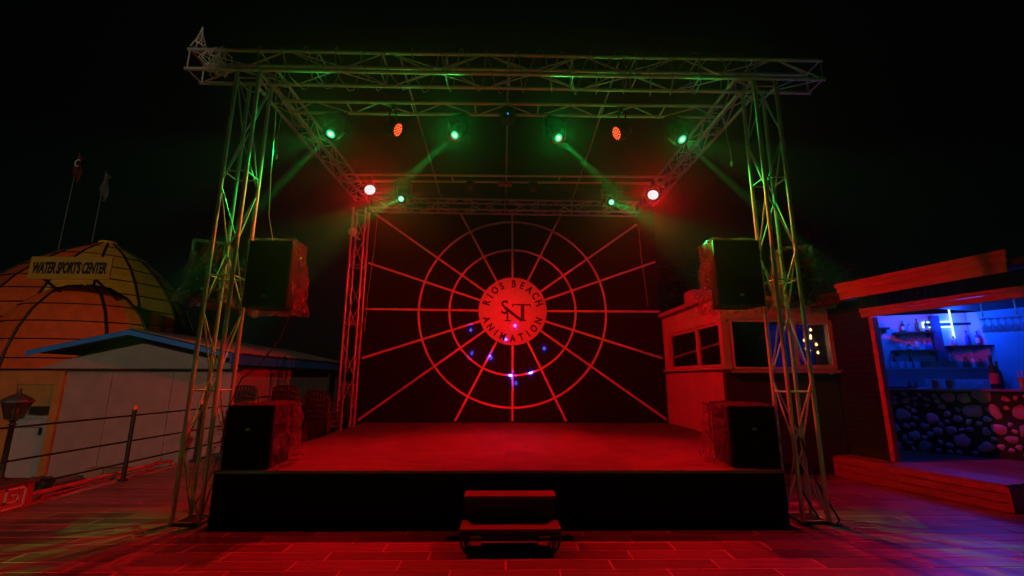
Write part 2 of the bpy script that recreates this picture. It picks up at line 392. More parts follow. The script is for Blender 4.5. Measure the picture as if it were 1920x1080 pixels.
# flat ladder trusses that carry the lamps
def ladder(name, label, y0, y1, z, x0, x1, pitch, zig):
    t = thing(name, label, 'truss', (x0, y0, z))
    L = x1 - x0
    bar('chord', (0, 0, 0), (L, 0, .03), .025, ALU, t, 12); bar('chord', (0, y1 - y0, 0), (L, y1 - y0, .03), .025, ALU, t, 12)
    n = round(L / pitch)
    for k in range(n + 1):
        if zig and k < n:
            a, b = (0, y1 - y0) if k % 2 else (y1 - y0, 0)
            bar('brace', (L * k / n, a, 0), (L * (k + 1) / n, b, 0), .011, ALU, t, 8)
        if k % 2 == 0: bar('cross_bar', (L * k / n, 0, 0), (L * k / n, y1 - y0, 0), .011, ALU, t, 8)
    return t
ladder('lamp_truss', 'horizontal truss carrying the front row of stage lamps', 6.06, 6.35, ZT, XL + .27, XR + .02, .5, True)
ladder('lamp_bar', 'pair of pipes carrying the rear row of stage lamps', 8.57, 8.87, ZT + .03, XL + .30, XR + .0, 1.1, False)
# cord wound round the front truss
pts = []
for k in range(0, 20 * 12 + 1):
    a = k / 12 * 2 * math.pi; x = -3.55 + 7.1 * k / 240; rr = .235 * (1 + .06 * math.sin(k * .7))
    c, s_ = math.cos(a), math.sin(a); q = max(abs(c), abs(s_)); pts.append((x + .04 * math.sin(k * .37), TY + .15 + rr * c / max(q, .78), ZT + .16 + rr * s_ / max(q, .78)))
tag(MB().tube(pts, .006, 5).build('string_light_cord', CORDW), 'thin unlit string light cord wound round the front truss', 'cord')
# wire spire ornament at the left end of the front truss
orn = thing('wire_ornament', 'small pale wire spire ornament on the left end of the front truss', 'ornament', (-4.22, TY + .02, ZT + .33))
WIRE = mat('pale_wire', (.9, .87, .8), .5, 0)
mb = MB()
for k in range(5):
    a = 2 * math.pi * k / 5
    mb.tube([(.10 * math.cos(a), .10 * math.sin(a), 0), (.05 * math.cos(a + .6), .05 * math.sin(a + .6), .14), (.018 * math.cos(a + 1), .018 * math.sin(a + 1), .27), (0, 0, .36)], .006, 5)
for z, r_ in ((.05, .085), (.12, .058), (.2, .036)): mb.tube([(r_ * math.cos(a), r_ * math.sin(a), z + .015 * math.sin(3 * a)) for a in [2 * math.pi * q / 14 for q in range(14)]], .005, 5, True)
mb.build('wire_spire', WIRE, orn)
mb = MB()
for k in range(90):
    a = k * .62; mb_r = .12 + .05 * math.sin(k * 1.7)
    if k == 0: pl = []
    pl.append((.12 + k * .0028 + .05 * math.sin(k * 2.3), mb_r * math.cos(a) + .06, -.15 + .17 * math.sin(a) + .05 * math.sin(k * .9)))
mb.tube(pl, .006, 5).build('wire_tangle', WIRE, orn)

# ------------------------------------------------------------------ canopy and its ribs
rf = thing('stage_roof', 'black fabric canopy over the stage on thin red lit ribs', 'roof', (0, TY, 6.1))
CAN = mat('canopy_fabric', (.012, .012, .013), .9, 0, 2, .3, .2, spec=.15)
vs, fs = [], []
nx, ny = 20, 14
for j in range(ny + 1):
    for i in range(nx + 1):
        u, v = i / nx, j / ny
        x = -3.75 + 7.6 * u; y = -.1 + 5.4 * v
        z = .10 + .62 * (1 - abs(2 * u - 1)) * (1 - .55 * abs(2 * v - 1)) - .05 * math.sin(math.pi * 6 * v) ** 2 * (1 - abs(2 * u - 1)) * .5
        vs.append((x, y, z))
for j in range(ny):
    for i in range(nx): fs.append((j * (nx + 1) + i, j * (nx + 1) + i + 1, (j + 1) * (nx + 1) + i + 1, (j + 1) * (nx + 1) + i))
cnp = MB().add(vs, fs, True).build('canopy', CAN, rf); so = cnp.modifiers.new('solid', 'SOLIDIFY'); so.thickness = .006
RIB = mat('rib_paint', (.42, .40, .40), .5, .3)
for x in (-1.58, .05, 1.74):
    bar('rib', (x * .97, .35, .12), (x, 5.1, -.04), .017, RIB, rf)

# ------------------------------------------------------------------ stage lamps
RED = (1.0, 0.004, 0.008); GRN = (0.004, 1.0, 0.10)
LENSW = glow('lens_white', (.75, .80, .74), 1.0); LENSB = glow('lens_ring', (.02, .75, .30), 1.0); LENSC = glow('lens_pale', (.62, .86, .88), .95)
LEDR = glow('led_red', (1.0, .10, .03), 6.0); LEDRD = mat('led_face_red', (.3, .02, .02), .35, 0, 30, .2, emit=(1, .01, .01), estr=.05)
DARKLENS = mat('dark_lens', (.03, .03, .04), .12)
def head_mount(t, top):
    block('clamp', (0, 0, top - .02), (.06, .07, .09), BLK, t)
def moving_head(label, lens, d, trussz, small=1.0, beam=0, spill=0, col=GRN, cone=7, ringm=LENSB, name='moving_head_light', group='green moving head lamps', lm=LENSW, yt=None):
    """origin at the tilt axis; body axis along d"""
    d = Vector(d).normalized(); k = small
    axis = Vector(lens) - d * (.20 * k)
    t = thing(name, label, 'stage light', axis, 0, group)
    topz = trussz - axis.z
    fl = Vector((d.x, d.y, 0)).normalized() if (abs(d.x) + abs(d.y)) > .05 else Vector((0, -1, 0))
    sd_ = Vector((-fl.y, fl.x, 0))
    rotz = Matrix.Rotation(math.atan2(sd_.y, sd_.x), 3, 'Z')
    bh = max(.07, topz - .30 * k)
    MB().box((0, 0, topz - .02 - bh / 2 - .02), (.34 * k, .26 * k, bh), rotz).build('base', BLKP, t, bevel=.012)
    for q in (-1, 1): block('clamp', tuple(sd_ * (q * .10 * k) + Vector((0, 0, topz + .0))), (.05, .06, .09), BLK, t)
    yk = MB()
    for q in (-1, 1):
        c = sd_ * (q * .165 * k); yk.box(c + Vector((0, 0, .07 * k)), (.035 * k, .10 * k, .36 * k), rotz)
    yk.box((0, 0, .235 * k), (.36 * k, .10 * k, .035 * k), rotz)
    yk.build('yoke', BLKP, t, bevel=.008)
    qm = d.to_track_quat('Z', 'Y').to_matrix()
    hd = MB().lathe([(.07 * k, -.19 * k), (.105 * k, -.15 * k), (.12 * k, -.05 * k), (.12 * k, .12 * k), (.105 * k, .165 * k), (.10 * k, .185 * k)], n=24, m=qm).build('head', BLKP, t)
    for q in (-1, 1): MB().cone(sd_ * (q * .115 * k), sd_ * (q * .15 * k), .045 * k, .045 * k, 14).build('pivot', BLK, t)
    lr = .062 * k
    MB().lathe([(lr * .62, 0), (lr, 0), (lr, .004), (lr * .62, .004)], c=d * (.190 * k), n=24, m=qm).build('lens_ring', ringm, hd)
    MB().lathe([(.001, .004), (lr * .6, .004), (lr * .6, .008), (.001, .012)], c=d * (.190 * k), n=24, m=qm).build('lens', lm, hd)
    MB().box((sd_ * .10 * k + Vector((0, 0, .02))) - fl * .02, (.02, .16 * k, .012), rotz @ Matrix.Rotation(R(35), 3, 'X')).build('safety_strap', mat('strap', (.35, .2, .12), .6), t)
    lp = d * (.215 * k)
    if beam: spot(t, lp, d, beam, col, cone, 1.0, .02, 'beam_lamp')
    if spill:  # extra spots added at the lens for haze halo, ground bounce and tower tint
        spot(t, lp, (d.x * .3, -1, -.08), spill, col, 76, 1.0, .03, 'spill_lamp')
        spot(t, lp, (-lens[0] * .10, -1, -.54), spill * .7, col, 46, 1.0, .03, 'halo_lamp')
        if abs(lens[0]) > 2.5: spot(t, lp, (math.copysign(2.3, lens[0]), -6.3, -5.3), spill * 60, col, 23, .8, .03, 'bounce_lamp')
        if cone == 5: spot(t, lp, (math.copysign(.52, d.x), -.62, -1.4), WASH, col, 44, .8, .03, 'wash_lamp')
    return t
BEAM, SPILL, WASH = 190000, 150, 280
gh = 'green moving head lamps'
moving_head('green moving head lamp at the left end of the front row', (-2.69, 6.28, 5.30), (-.20, -.8, -1.15), ZT, 1.1, BEAM, SPILL, cone=5)
moving_head('green moving head lamp left of the centre in the front row', (-.77, 6.26, 5.30), (-.36, -.9, -1.02), ZT, 1.0, BEAM * .7, SPILL, cone=5.2)
moving_head('green moving head lamp right of the centre in the front row', (.85, 6.28, 5.29), (.33, -.9, -1.01), ZT, 1.0, BEAM * .7, SPILL, cone=5.2)
moving_head('green moving head lamp at the right end of the front row', (2.80, 6.28, 5.29), (.36, -.9, -1.32), ZT, 1.1, BEAM, SPILL, cone=5)
moving_head('smaller green moving head lamp on the left of the rear lamp bar', (-2.14, 8.68, 5.26), (-.05, -.8, -.45), ZT + .03, .95, BEAM * .10, SPILL * .5, GRN, 9, glow('lens_mint', (.15, .95, .6), 1.2))
moving_head('smaller green moving head lamp on the right of the rear lamp bar', (2.26, 8.68, 5.24), (.05, -.8, -.45), ZT + .03, .95, BEAM * .10, SPILL * .5, GRN, 9, MATS['lens_mint'])
def par(label, c, d, trussz, face, power, cone, radius=.04, group=None, rr=.125, aim=None):
    d = Vector(d).normalized(); axis = Vector(c) - d * .10
    t = thing('par_light', label, 'stage light', axis, 0, group)
    topz = trussz - axis.z; qm = d.to_track_quat('Z', 'Y').to_matrix()
    can = MB().lathe([(.05, -.16), (.09, -.13), (rr, -.03), (rr, .10), (rr - .012, .10), (rr - .012, .085)], n=24, m=qm).build('can', BLKP, t)
    fl = Vector((d.x, d.y, 0)).normalized(); sd_ = Vector((-fl.y, fl.x, 0))
    h = topz - .05
    MB().tube([sd_ * (rr + .02), sd_ * (rr + .02) + Vector((0, 0, h * .6)), sd_ * .06 + Vector((0, 0, h)), sd_ * -.06 + Vector((0, 0, h)), sd_ * -(rr + .02) + Vector((0, 0, h * .6)), sd_ * -(rr + .02)], .012, 8).build('yoke', BLK, t)
    block('clamp', (0, 0, topz), (.06, .08, .10), BLK, t)
    lens = MB().lathe([(.001, .088), (rr - .014, .088), (rr - .014, .092), (.001, .094)], n=28, m=qm).build('lens', LENSC if face == 'bright' else (LEDRD if face == 'led' else DARKLENS), can)
    if face == 'led':
        a1 = d.orthogonal().normalized(); b1 = d.cross(a1)
        for rad, cnt in ((0, 1), (.04, 6), (.08, 12)):
            for k in range(cnt):
                p = d * .096 + (a1 * math.cos(2 * math.pi * k / cnt) + b1 * math.sin(2 * math.pi * k / cnt)) * rad
                MB().lathe([(.001, 0), (.009, 0), (.006, .005), (.001, .007)], c=p, n=8, m=qm).build('led', LEDR, can)
    if power: spot(t, d * .13, aim or d, power, RED, cone, .8, radius)
    return t
PARR, PARF = 1250, 1500
par('blazing red par lamp at the left end of the rear lamp bar', (-2.80, 8.70, 5.46), (.37, -.58, -.72), ZT + .03, 'bright', PARR, 88)
par('blazing red par lamp at the right end of the rear lamp bar', (3.17, 8.75, 5.44), (-.37, -.58, -.72), ZT + .03, 'bright', PARR, 88)
par('red led par lamp tilted between the two left heads of the front row', (-1.62, 6.16, 5.32), (.78, -.16, -.42), ZT, 'led', PARF, 96, aim=(.66, .43, -.62))
par('red led par lamp tilted between the two right heads of the front row', (1.72, 6.14, 5.30), (-.78, -.16, -.42), ZT, 'led', PARF, 96, aim=(-.66, .43, -.62))
par('unlit black par lamp left of the centre on the rear lamp bar', (-.72, 8.68, 5.48), (.0, -.5, -.8), ZT + .03, 'off', 0, 0, rr=.10)
par('unlit black par lamp right of the centre on the rear lamp bar', (.62, 8.68, 5.48), (.0, -.5, -.8), ZT + .03, 'off', 0, 0, rr=.10)
lb = thing('control_box', 'small flat red box on the middle of the rear lamp bar', 'box', (.02, 8.80, ZT - .04))
block('casing', (0, 0, 0), (.30, .10, .06), mat('red_box', (.5, .08, .05), .5), lb); block('bracket', (0, .02, .045), (.05, .05, .03), BLK, lb)
# laser projector in the middle of the front row and the dots it throws on the backdrop
lz = thing('laser_projector', 'small black laser projector hanging in the middle of the front row', 'projector', (.05, 6.12, 5.56))
MB().bx(-.11, .11, -.10, .12, -.09, .07).build('casing', BLKP, lz, bevel=.01)
MB().tube([(-.13, 0, -.02), (-.13, 0, .10), (.13, 0, .10), (.13, 0, -.02)], .01, 6).build('bracket', BLK, lz)
block('clamp', (0, 0, .15), (.05, .06, .10), BLK, lz)
MB().cone((0, .12, -.02), (0, .126, -.02), .03, .03, 14).build('aperture', glow('blue_led', (.1, .2, 1), 1.5), lz)
MB().cone((0, -.10, -.03), (0, -.106, -.03), .012, .012, 10).build('status_led', MATS['blue_led'], lz)
for dx, dz, pw in ((-.79, 2.80, 1), (-.75, 2.24, 1), (-.28, 2.13, 1), (.19, 1.68, .8), (.32, 1.53, 1), (.68, 1.76, 1), (1.01, 2.36, 1.2), (.07, 2.54, .12), (.30, 2.88, .10)):
    o = Vector((.05, 6.26, 5.54)); dv = Vector((dx, 10.90, dz)) - o
    spot(lz, (0, .14, -.02), dv, 90000 * pw, (.06, .10, 1.0), 1.0, 1.0, .002, 'laser')
    spot(lz, (0, .14, -.02), dv, 1600 * pw, (.03, .05, 1.0), 3.2, 1.0, .002, 'laser_halo')

# ------------------------------------------------------------------ loudspeakers with polythene covers
def bag(parent, x0, x1, y0, y1, z0, z1, front=False, amp=.035, seed=0, flare=.06):
    path = []
    c = [(x0, y0), (x0, y1), (x1, y1), (x1, y0)]
    if front: c.append((x0, y0))
    for (ax, ay), (bx_, by_) in zip(c[:-1], c[1:]):
        n = max(5, int(math.hypot(bx_ - ax, by_ - ay) / .04))
        for k in range(n): path.append((ax + (bx_ - ax) * k / n, ay + (by_ - ay) * k / n))
    path.append(c[-1]); nv = 16; mx, my = (x0 + x1) / 2, (y0 + y1) / 2
    vs = []
    for j in range(nv + 1):
        v = j / nv
        for i, (px, py) in enumerate(path):
            n1 = noise.noise(Vector((px * 7 + seed, py * 7, v * 2.2))) + .5 * noise.noise(Vector((px * 17 + seed, py * 17, v * 6)))
            dd = Vector((px - mx, py - my, 0)).normalized() * (.012 + abs(n1) * amp * 1.6 + flare * (1 - v) ** 2 * .6)
            vs.append((px + dd.x, py + dd.y, z0 + (z1 + .012 - z0) * v + (.05 * n1 if j == 0 else 0)))
    W_ = len(path)
    fs = [(j * W_ + i, j * W_ + i + 1, (j + 1) * W_ + i + 1, (j + 1) * W_ + i) for j in range(nv) for i in range(W_ - 1)]
    o = len(vs)
    n = 10
    for a in range(n + 1):
        for b in range(n + 1):
            px, py = x0 - .015 + (x1 - x0 + .03) * a / n, y0 - .015 + (y1 - y0 + .03) * b / n
            vs.append((px, py, z1 + .016 + .5 * amp * abs(noise.noise(Vector((px * 9 + seed, py * 9, 3))))))
    fs += [(o + a * (n + 1) + b, o + a * (n + 1) + b + 1, o + (a + 1) * (n + 1) + b + 1, o + (a + 1) * (n + 1) + b) for a in range(n) for b in range(n)]
    return MB().add(vs, fs, True).build('plastic_cover', FILM, parent)
def speaker(label, loc, w_, d_, h_, hang, front=False, seed=0, group=None, rz=0):
    t = thing('loudspeaker', label, 'loudspeaker', loc, rz, group)
    cab = MB().prism([(-w_ / 2, -d_ / 2, 0), (w_ / 2, -d_ / 2, 0), (w_ * .36, d_ / 2, 0), (-w_ * .36, d_ / 2, 0)], (0, 0, h_)).build('cabinet', BLKP, t, bevel=.015)
    MB().bx(-w_ / 2 + .02, w_ / 2 - .02, -d_ / 2 - .014, -d_ / 2 - .002, h_ * .03, h_ * .97).build('grille', mat('grille', (.005, .005, .005), .8, 0, 160, .5, .5, spec=.1), t, bevel=.008)
    MB().box((0, -d_ / 2 - .018, h_ * (.16 if hang else .62)), (.05, .004, .03)).build('badge', mat('badge', (.5, .5, .48), .35, .6), cab)
    bag(t, -w_ / 2, w_ / 2, -d_ / 2 + (-.03 if front else .01), d_ / 2, h_ * (.03 if not hang else -.06), h_, front, .055, seed, .16)
    if hang:
        s_ = hang
        MB().bx(min(0, s_ * (w_ / 2 + .05)), max(0, s_ * (w_ / 2 + .05)), d_ * .1, d_ * .1 + .04, h_ + .03, h_ + .07).build('hanging_bracket', BLK, t)
        MB().bx(min(s_ * w_ * .45, s_ * (w_ / 2 + .05)), max(s_ * w_ * .45, s_ * (w_ / 2 + .05)), d_ * .1, d_ * .1 + .04, h_ * .3, h_ * .3 + .04).build('hanging_bracket', BLK, t)
    return t
fg = 'loudspeakers hung on the stage towers'
speaker('black loudspeaker hung on the inner side of the left tower, cover flaring right', (-2.90, 5.52, 2.44), .54, .34, .85, -1, False, 3, fg)
speaker('loudspeaker bagged in green lit crumpled plastic left of the left tower', (-3.90, 5.82, 2.60), .34, .40, .74, 1, True, 11, fg, R(18))
speaker('black loudspeaker hung on the inner side of the right tower, plastic peeling left', (2.98, 5.54, 2.50), .60, .34, .86, 1, False, 23, fg)
speaker('loudspeaker bagged in green lit crumpled plastic right of the right tower', (3.98, 5.84, 2.58), .34, .40, .76, -1, True, 37, fg, R(-18))
gg = 'loudspeakers standing on the stage deck'
speaker('large black loudspeaker under a wrinkled cover on the left deck corner', (-2.90, 5.66, ZD + .002), .54, .64, .70, 0, False, 51, gg)
speaker('large black loudspeaker under a wrinkled cover on the right deck corner', (2.99, 5.74, ZD + .002), .58, .62, .70, 0, False, 67, gg)

# ------------------------------------------------------------------ handrail by the booth
hr = thing('handrail', 'short black handrail on the deck beside the right floor speaker', 'handrail', (3.47, 7.62, ZD))
MB().tube([(0, 0, 0), (0, 0, .60), (.03, -.01, .64), (.40, -.02, .64), (.44, -.02, .60), (.44, -.02, 0)], .02, 8).build('top_tube', BLK, hr)
bar('baluster', (.15, 0, 0), (.15, 0, .62), .008, BLK, hr); bar('baluster', (.29, 0, 0), (.29, 0, .62), .008, BLK, hr)
block('foot_plate', (.02, 0, .006), (.14, .06, .01), BLK, hr)

# ------------------------------------------------------------------ loose cables
def cable(label, pts, r=.006, m=CORD, tip=0):
    t = thing('cable', label, 'cable', pts[0]); o = Vector(pts[0])
    MB().tube([Vector(p) - o for p in pts], r, 6).build('wire', m, t)
    if tip: MB().lathe([(.004, .03), (.016, .02), (.018, -.03), (.006, -.05)], c=Vector(pts[-1]) - o, n=10).build('plug', m, t)
    return t
cable('thin cord dangling from the left end of the roof beside the green lamp', [(-3.28, 5.9, 5.70), (-3.26, 5.88, 5.3), (-3.29, 5.9, 5.0), (-3.27, 5.9, 4.72)], .006, CORDW, 1)
cable('thin cord dangling from the right end of the roof beside the green lamp', [(3.30, 5.9, 5.64), (3.29, 5.9, 5.2), (3.33, 5.9, 4.9), (3.33, 5.9, 4.7)], .006, CORDW, 1)
cable('grey cable running down the inner side of the left tower to its speaker', [(-3.18, 5.55, 5.45), (-3.14, 5.55, 5.0), (-3.12, 5.55, 4.3), (-3.08, 5.55, 3.7), (-2.98, 5.53, 3.34)], .006, CORDW)
cable('black cable sagging from the left hung speaker to the tower', [(-2.68, 5.6, 2.44), (-2.78, 5.6, 2.1), (-3.0, 5.6, 1.75), (-3.2, 5.6, 1.6), (-3.3, 5.56, 1.2), (-3.28, 5.5, .75)], .008)
cable('thin cable hanging down the left edge of the backdrop', [(-3.18, 10.6, 5.6), (-3.2, 10.6, 4.8), (-3.28, 10.6, 3.6), (-3.3, 10.6, 2.7)], .008, CORDW)
cable('thin cable hanging down the right edge of the backdrop', [(3.42, 10.6, 5.4), (3.44, 10.6, 4.6), (3.5, 10.6, 3.9), (3.54, 10.6, 3.35)], .008, CORDW)
cable('tangled black cables at the foot of the right tower', [(3.66, 5.6, .9), (3.72, 5.52, .45), (3.8, 5.45, .2), (3.86, 5.4, .03), (3.74, 5.3, .01), (3.7, 5.5, .012), (3.6, 5.62, .3)], .012)
sl = thing('camera_globe', 'small pale globe fixed high on the left rear tower', 'globe', (-3.60, 10.14, 5.02))
MB().lathe([(.03, -.10), (.09, -.06), (.115, 0), (.09, .07), (.03, .10)], n=18).build('globe', WHITEP, sl); bar('bracket_arm', (.02, .02, -.08), (.16, .10, -.16), .02, WHITEP, sl)

# ------------------------------------------------------------------ stacked chairs behind the left floor speaker
CH = mat('chair_plastic', (.075, .04, .035), .35, 0, 20, .15, .05)
def make_chair():
    t = thing('stacking_chair', 'dark plastic armchair', 'chair')
    MB().bx(-.22, .22, -.22, .20, .40, .425).build('seat', CH, t, bevel=.01)
    back = MB().tube([(-.22, .20, .42), (-.235, .25, .62), (-.225, .30, .80), (-.18, .315, .85), (0, .32, .865), (.18, .315, .85), (.225, .30, .80), (.235, .25, .62), (.22, .20, .42)], .018, 8).build('backrest', CH, t)
    for k in range(6):
        x = -.165 + .066 * k
        MB().add([(x - .022, .205, .42), (x + .022, .205, .42), (x + .022, .315, .85), (x - .022, .315, .85), (x - .022, .217, .42), (x + .022, .217, .42), (x + .022, .327, .85), (x - .022, .327, .85)],
                 [(0, 1, 2, 3), (7, 6, 5, 4), (0, 4, 5, 1), (1, 5, 6, 2), (2, 6, 7, 3), (3, 7, 4, 0)]).build('slat', CH, back)
    for s_ in (-1, 1):
        MB().tube([(s_ * .23, .25, .63), (s_ * .265, .1, .655), (s_ * .27, -.15, .645), (s_ * .255, -.24, .60), (s_ * .24, -.22, .42)], .018, 8).build('armrest', CH, t)
        MB().cone((s_ * .20, -.20, .41), (s_ * .235, -.25, 0), .024, .018, 8).build('leg', CH, t)
        MB().cone((s_ * .20, .19, .41), (s_ * .235, .27, 0), .024, .018, 8).build('leg', CH, t)
    return t
proto = make_chair(); first = True
stacks = [(-4.92, 9.25, 7, R(172), 'left'), (-4.26, 9.30, 7, R(186), 'middle'), (-3.62, 9.35, 6, R(178), 'right')]
ordn = ['lowest', 'second from the ground', 'third from the ground', 'fourth from the ground', 'fifth from the ground', 'sixth from the ground', 'topmost']
for x, y, n, a, nm in stacks:
    for k in range(n):
        o = proto if first else copy_tree(proto); first = False
        o.location = (x + random.uniform(-.008, .008), y - k * .012, .002 + k * .098); o.rotation_euler = (0, 0, a + random.uniform(-.02, .02))
        wd = ordn[k] if k < n - 1 else 'topmost'
        tag(o, 'dark plastic armchair, %s in the %s stack behind the left floor speaker' % (wd, nm), 'chair', 'stacked chairs left of the stage')
# ------------------------------------------------------------------ house on the lower ground at the left
HX1, HY0, HY1 = -6.15, 10.5, 17.0
hs = thing('house', 'low gabled house with blue roof trim and pale walls beyond the fence', 'house', (HX1, HY0, LOW))
def hb(x0, x1, y0, y1, z0, z1): return MB().bx(x0 - HX1, x1 - HX1, y0 - HY0, y1 - HY0, z0 - LOW, z1 - LOW)
PINK = mat('house_plaster', (.38, .27, .245), .85, 0, 3, .14, .15); GREYW = mat('gable_plaster', (.36, .32, .29), .85, 0, 3, .12, .1)
OCH = mat('ochre_trim', (.50, .22, .05), .8, 0, 4, .15, .1); OLV = mat('ochre_panel', (.36, .24, .06), .8, 0, 4, .12, .1)
BLUE = mat('blue_fascia', (.03, .28, .9), .5, 0, 5, .15, .05); ROOF = mat('roof_sheet', (.42, .40, .36), .6, .2, 8, .18, .2)
xsn = [-9.95, -8.92, -7.55, -6.16]
for a, b in zip(xsn[:-1], xsn[1:]): hb(a + .006, b - .006, HY0, HY0 + .10, LOW, 1.75).build('wall_panel', PINK, hs)
hb(-9.95, -6.16, HY0 + .11, HY0 + .2, LOW, 1.74).build('wall_core', PINK, hs)
hb(-10.12, -9.955, HY0 - .06, HY0 + .12, LOW, 1.74).build('ochre_pilaster', OCH, hs)
hb(-10.95, -10.125, HY0 - .02, HY0 + .1, .78, 1.45).build('ochre_panel', OLV, hs)
hb(-10.95, -10.125, HY0 - .05, HY0 + .1, 1.455, 1.74).build('ochre_lintel', OCH, hs)
hb(-11.4, -10.955, HY0 - .05, HY0 + .1, LOW, 1.74).build('ochre_pilaster', OCH, hs)
hb(-15, -11.405, HY0, HY0 + .1, LOW, 1.74).build('wall_panel', OCH, hs)
hb(-15, -6.1, HY0 - .09, HY0 + .2, 1.755, 1.80).build('string_course', BLK, hs)
dr = hb(-10.88, -10.21, HY0 + .02, HY0 + .06, LOW + .01, .70).build('door', mat('door_white', (.42, .40, .39), .5, 0, 5, .08), hs)
for a, b, c, d in ((-10.95, -10.885, LOW, .77), (-10.205, -10.13, LOW, .77)): hb(a, b, HY0 - .03, HY0 + .08, c, d).build('door_frame', MATS['door_white'], dr).parent = dr
hb(-10.884, -10.206, HY0 - .03, HY0 + .08, .705, .77).build('door_frame', MATS['door_white'], dr)
hb(-10.78, -10.31, HY0 - .002, HY0 + .018, .50, .53).build('door_bead', mat('grey_bead', (.2, .19, .18), .6), dr)  # darker grey strip across the door
hb(-10.29, -10.26, HY0 - .04, HY0 + .018, .35, .50).build('handle', BLK, dr)
hb(-10.42, -10.15, HY0 - .20, HY0 - .03, .80, .97).build('meter_box', BLK, hs)
MB().prism([(-10.6 - HX1, .02, 1.81 - LOW), (-8.60 - HX1, .02, 2.50 - LOW), (-6.3 - HX1, .02, 1.93 - LOW), (-6.3 - HX1, .02, 1.81 - LOW)], (0, .1, 0)).build('gable_wall', GREYW, hs)
# side wall facing the stage in panels
yy_ = [HY0 + .21, 12.4, 14.2, 15.8, HY1]
for a, b in zip(yy_[:-1], yy_[1:]): hb(-6.25, -6.15, a + .006, b - .006, LOW, 1.86).build('side_panel', PINK, hs)
hb(-14.9, -6.3, HY1 - .1, HY1, LOW, 1.74).build('rear_wall', PINK, hs)
AP, LE, RE = (-8.24, 2.60), (-10.35, 2.13), (-5.98, 2.10)
y0r, y1r = 9.92 - HY0, HY1 + .3 - HY0
def rp(p, y): return (p[0] - HX1, y, p[1] - LOW)
def slope(name, a, b, th, m, lift=0.0):
    return MB().prism([rp((a[0], a[1] + lift), y0r), rp((b[0], b[1] + lift), y0r), rp((b[0], b[1] + lift + th), y0r), rp((a[0], a[1] + lift + th), y0r)], (0, y1r - y0r, 0)).build(name, m, hs)
slope('roof_deck', AP, RE, .05, BLK); slope('roof_deck', LE, (AP[0] - .002, AP[1]), .05, BLK)
# corrugated sheets on the right slope, one by one
N = 9
for k in range(N):
    vs, fs = [], []
    ya, yb = y0r - .03 + (y1r - y0r + .03) * k / N, y0r - .03 + (y1r - y0r + .03) * (k + 1) / N - .012
    for q in range(13):
        y = ya + (yb - ya) * q / 12; dz = .060 + .022 * math.cos(q * math.pi)
        vs += [rp((AP[0], AP[1] + dz), y), rp((RE[0] + .06, RE[1] + dz - .008), y)]
    fs = [(2 * q, 2 * q + 1, 2 * q + 3, 2 * q + 2) for q in range(12)]
    so = MB().add(vs, fs, True).build('roof_sheet', ROOF, hs).modifiers.new('solid', 'SOLIDIFY'); so.thickness = .012; so.offset = 1
for a, b in ((AP, RE), (LE, AP)):
    MB().prism([rp((a[0], a[1] - .07), y0r - .03), rp((b[0], b[1] - .07), y0r - .03), rp((b[0], b[1] + .035), y0r - .03), rp((a[0], a[1] + .035), y0r - .03)], (0, .025, 0)).build('barge_board', BLUE, hs)
MB().bx(RE[0] - HX1 + .004, RE[0] - HX1 + .03, y0r, y1r, RE[1] - .20 - LOW, RE[1] + .03 - LOW).build('eave_fascia', BLUE, hs)
MB().bx(-6.13 - HX1, RE[0] - HX1, y0r + .05, y1r, RE[1] - .16 - LOW, RE[1] - .13 - LOW).build('soffit', BLK, hs)
MB().bx(.02, .12, 5.4, 5.5, 0, 3.1).build('eave_post', BLK, hs)
# raised bed and the row of stone blocks before the house
bed = thing('raised_bed', 'low grey concrete bed at the foot of the house wall', 'planting bed', (-7.6, 9.5, LOW))
CONC = mat('bed_concrete', (.22, .21, .20), .9, 0, 4, .2, .4)
MB().bx(-1.9, 1.36, -1.0, .95, 0, .72).build('bed_wall', CONC, bed)
SB = mat('stone_block', (.34, .22, .15), .85, 0, 6, .25, .5, rnd=.25)
for k in range(6):
    block('stone_block', (-1.05 + .40 * k, .74, .72 + .10), (.385, .20, .19), SB, bed, (0, 0, random.uniform(-.03, .03)))
def leaf_mass(mb, c, rad, n, size, flat=1.0):
    for _ in range(n):
        v = Vector((random.gauss(0, 1), random.gauss(0, 1), random.gauss(0, 1))); v.normalize(); v *= random.random() ** .4
        p = Vector(c) + Vector((v.x * rad, v.y * rad, v.z * rad * flat))
        a = Vector((random.gauss(0, 1), random.gauss(0, 1), random.gauss(0, .6))).normalized(); b = a.orthogonal().normalized()
        b = (Matrix.Rotation(random.uniform(0, 6.28), 3, a) @ b)
        s_ = size * random.uniform(.6, 1.3)
        mb.add([p - a * s_, p + b * s_ * .4, p + a * s_, p - b * s_ * .4], [(0, 1, 2, 3)])
LEAF = mat('leaf', (.055, .085, .03), .55, 0, 8, .3)
sh = thing('shrub', 'small dark shrub on the bed below the house wall', 'shrub', (-8.62, 8.95, LOW + .72))
mb = MB(); leaf_mass(mb, (0, 0, .14), .24, 420, .05, .55); mb.build('foliage', LEAF, sh); bar('stem', (0, 0, 0), (.01, 0, .2), .015, mat('bark', (.09, .06, .045), .9, 0, 12, .3, .5), sh)
hose = tag(MB().tube([(-7.9 + .30 * math.cos(a) * (1 - a / 80), 8.9 + .20 * math.sin(a) * (1 - a / 80), LOW + .735 + a * .003) for a in [q * .35 for q in range(60)]], .016, 6).build('garden_hose', BLK), 'coiled black hose lying on the concrete bed', 'hose')
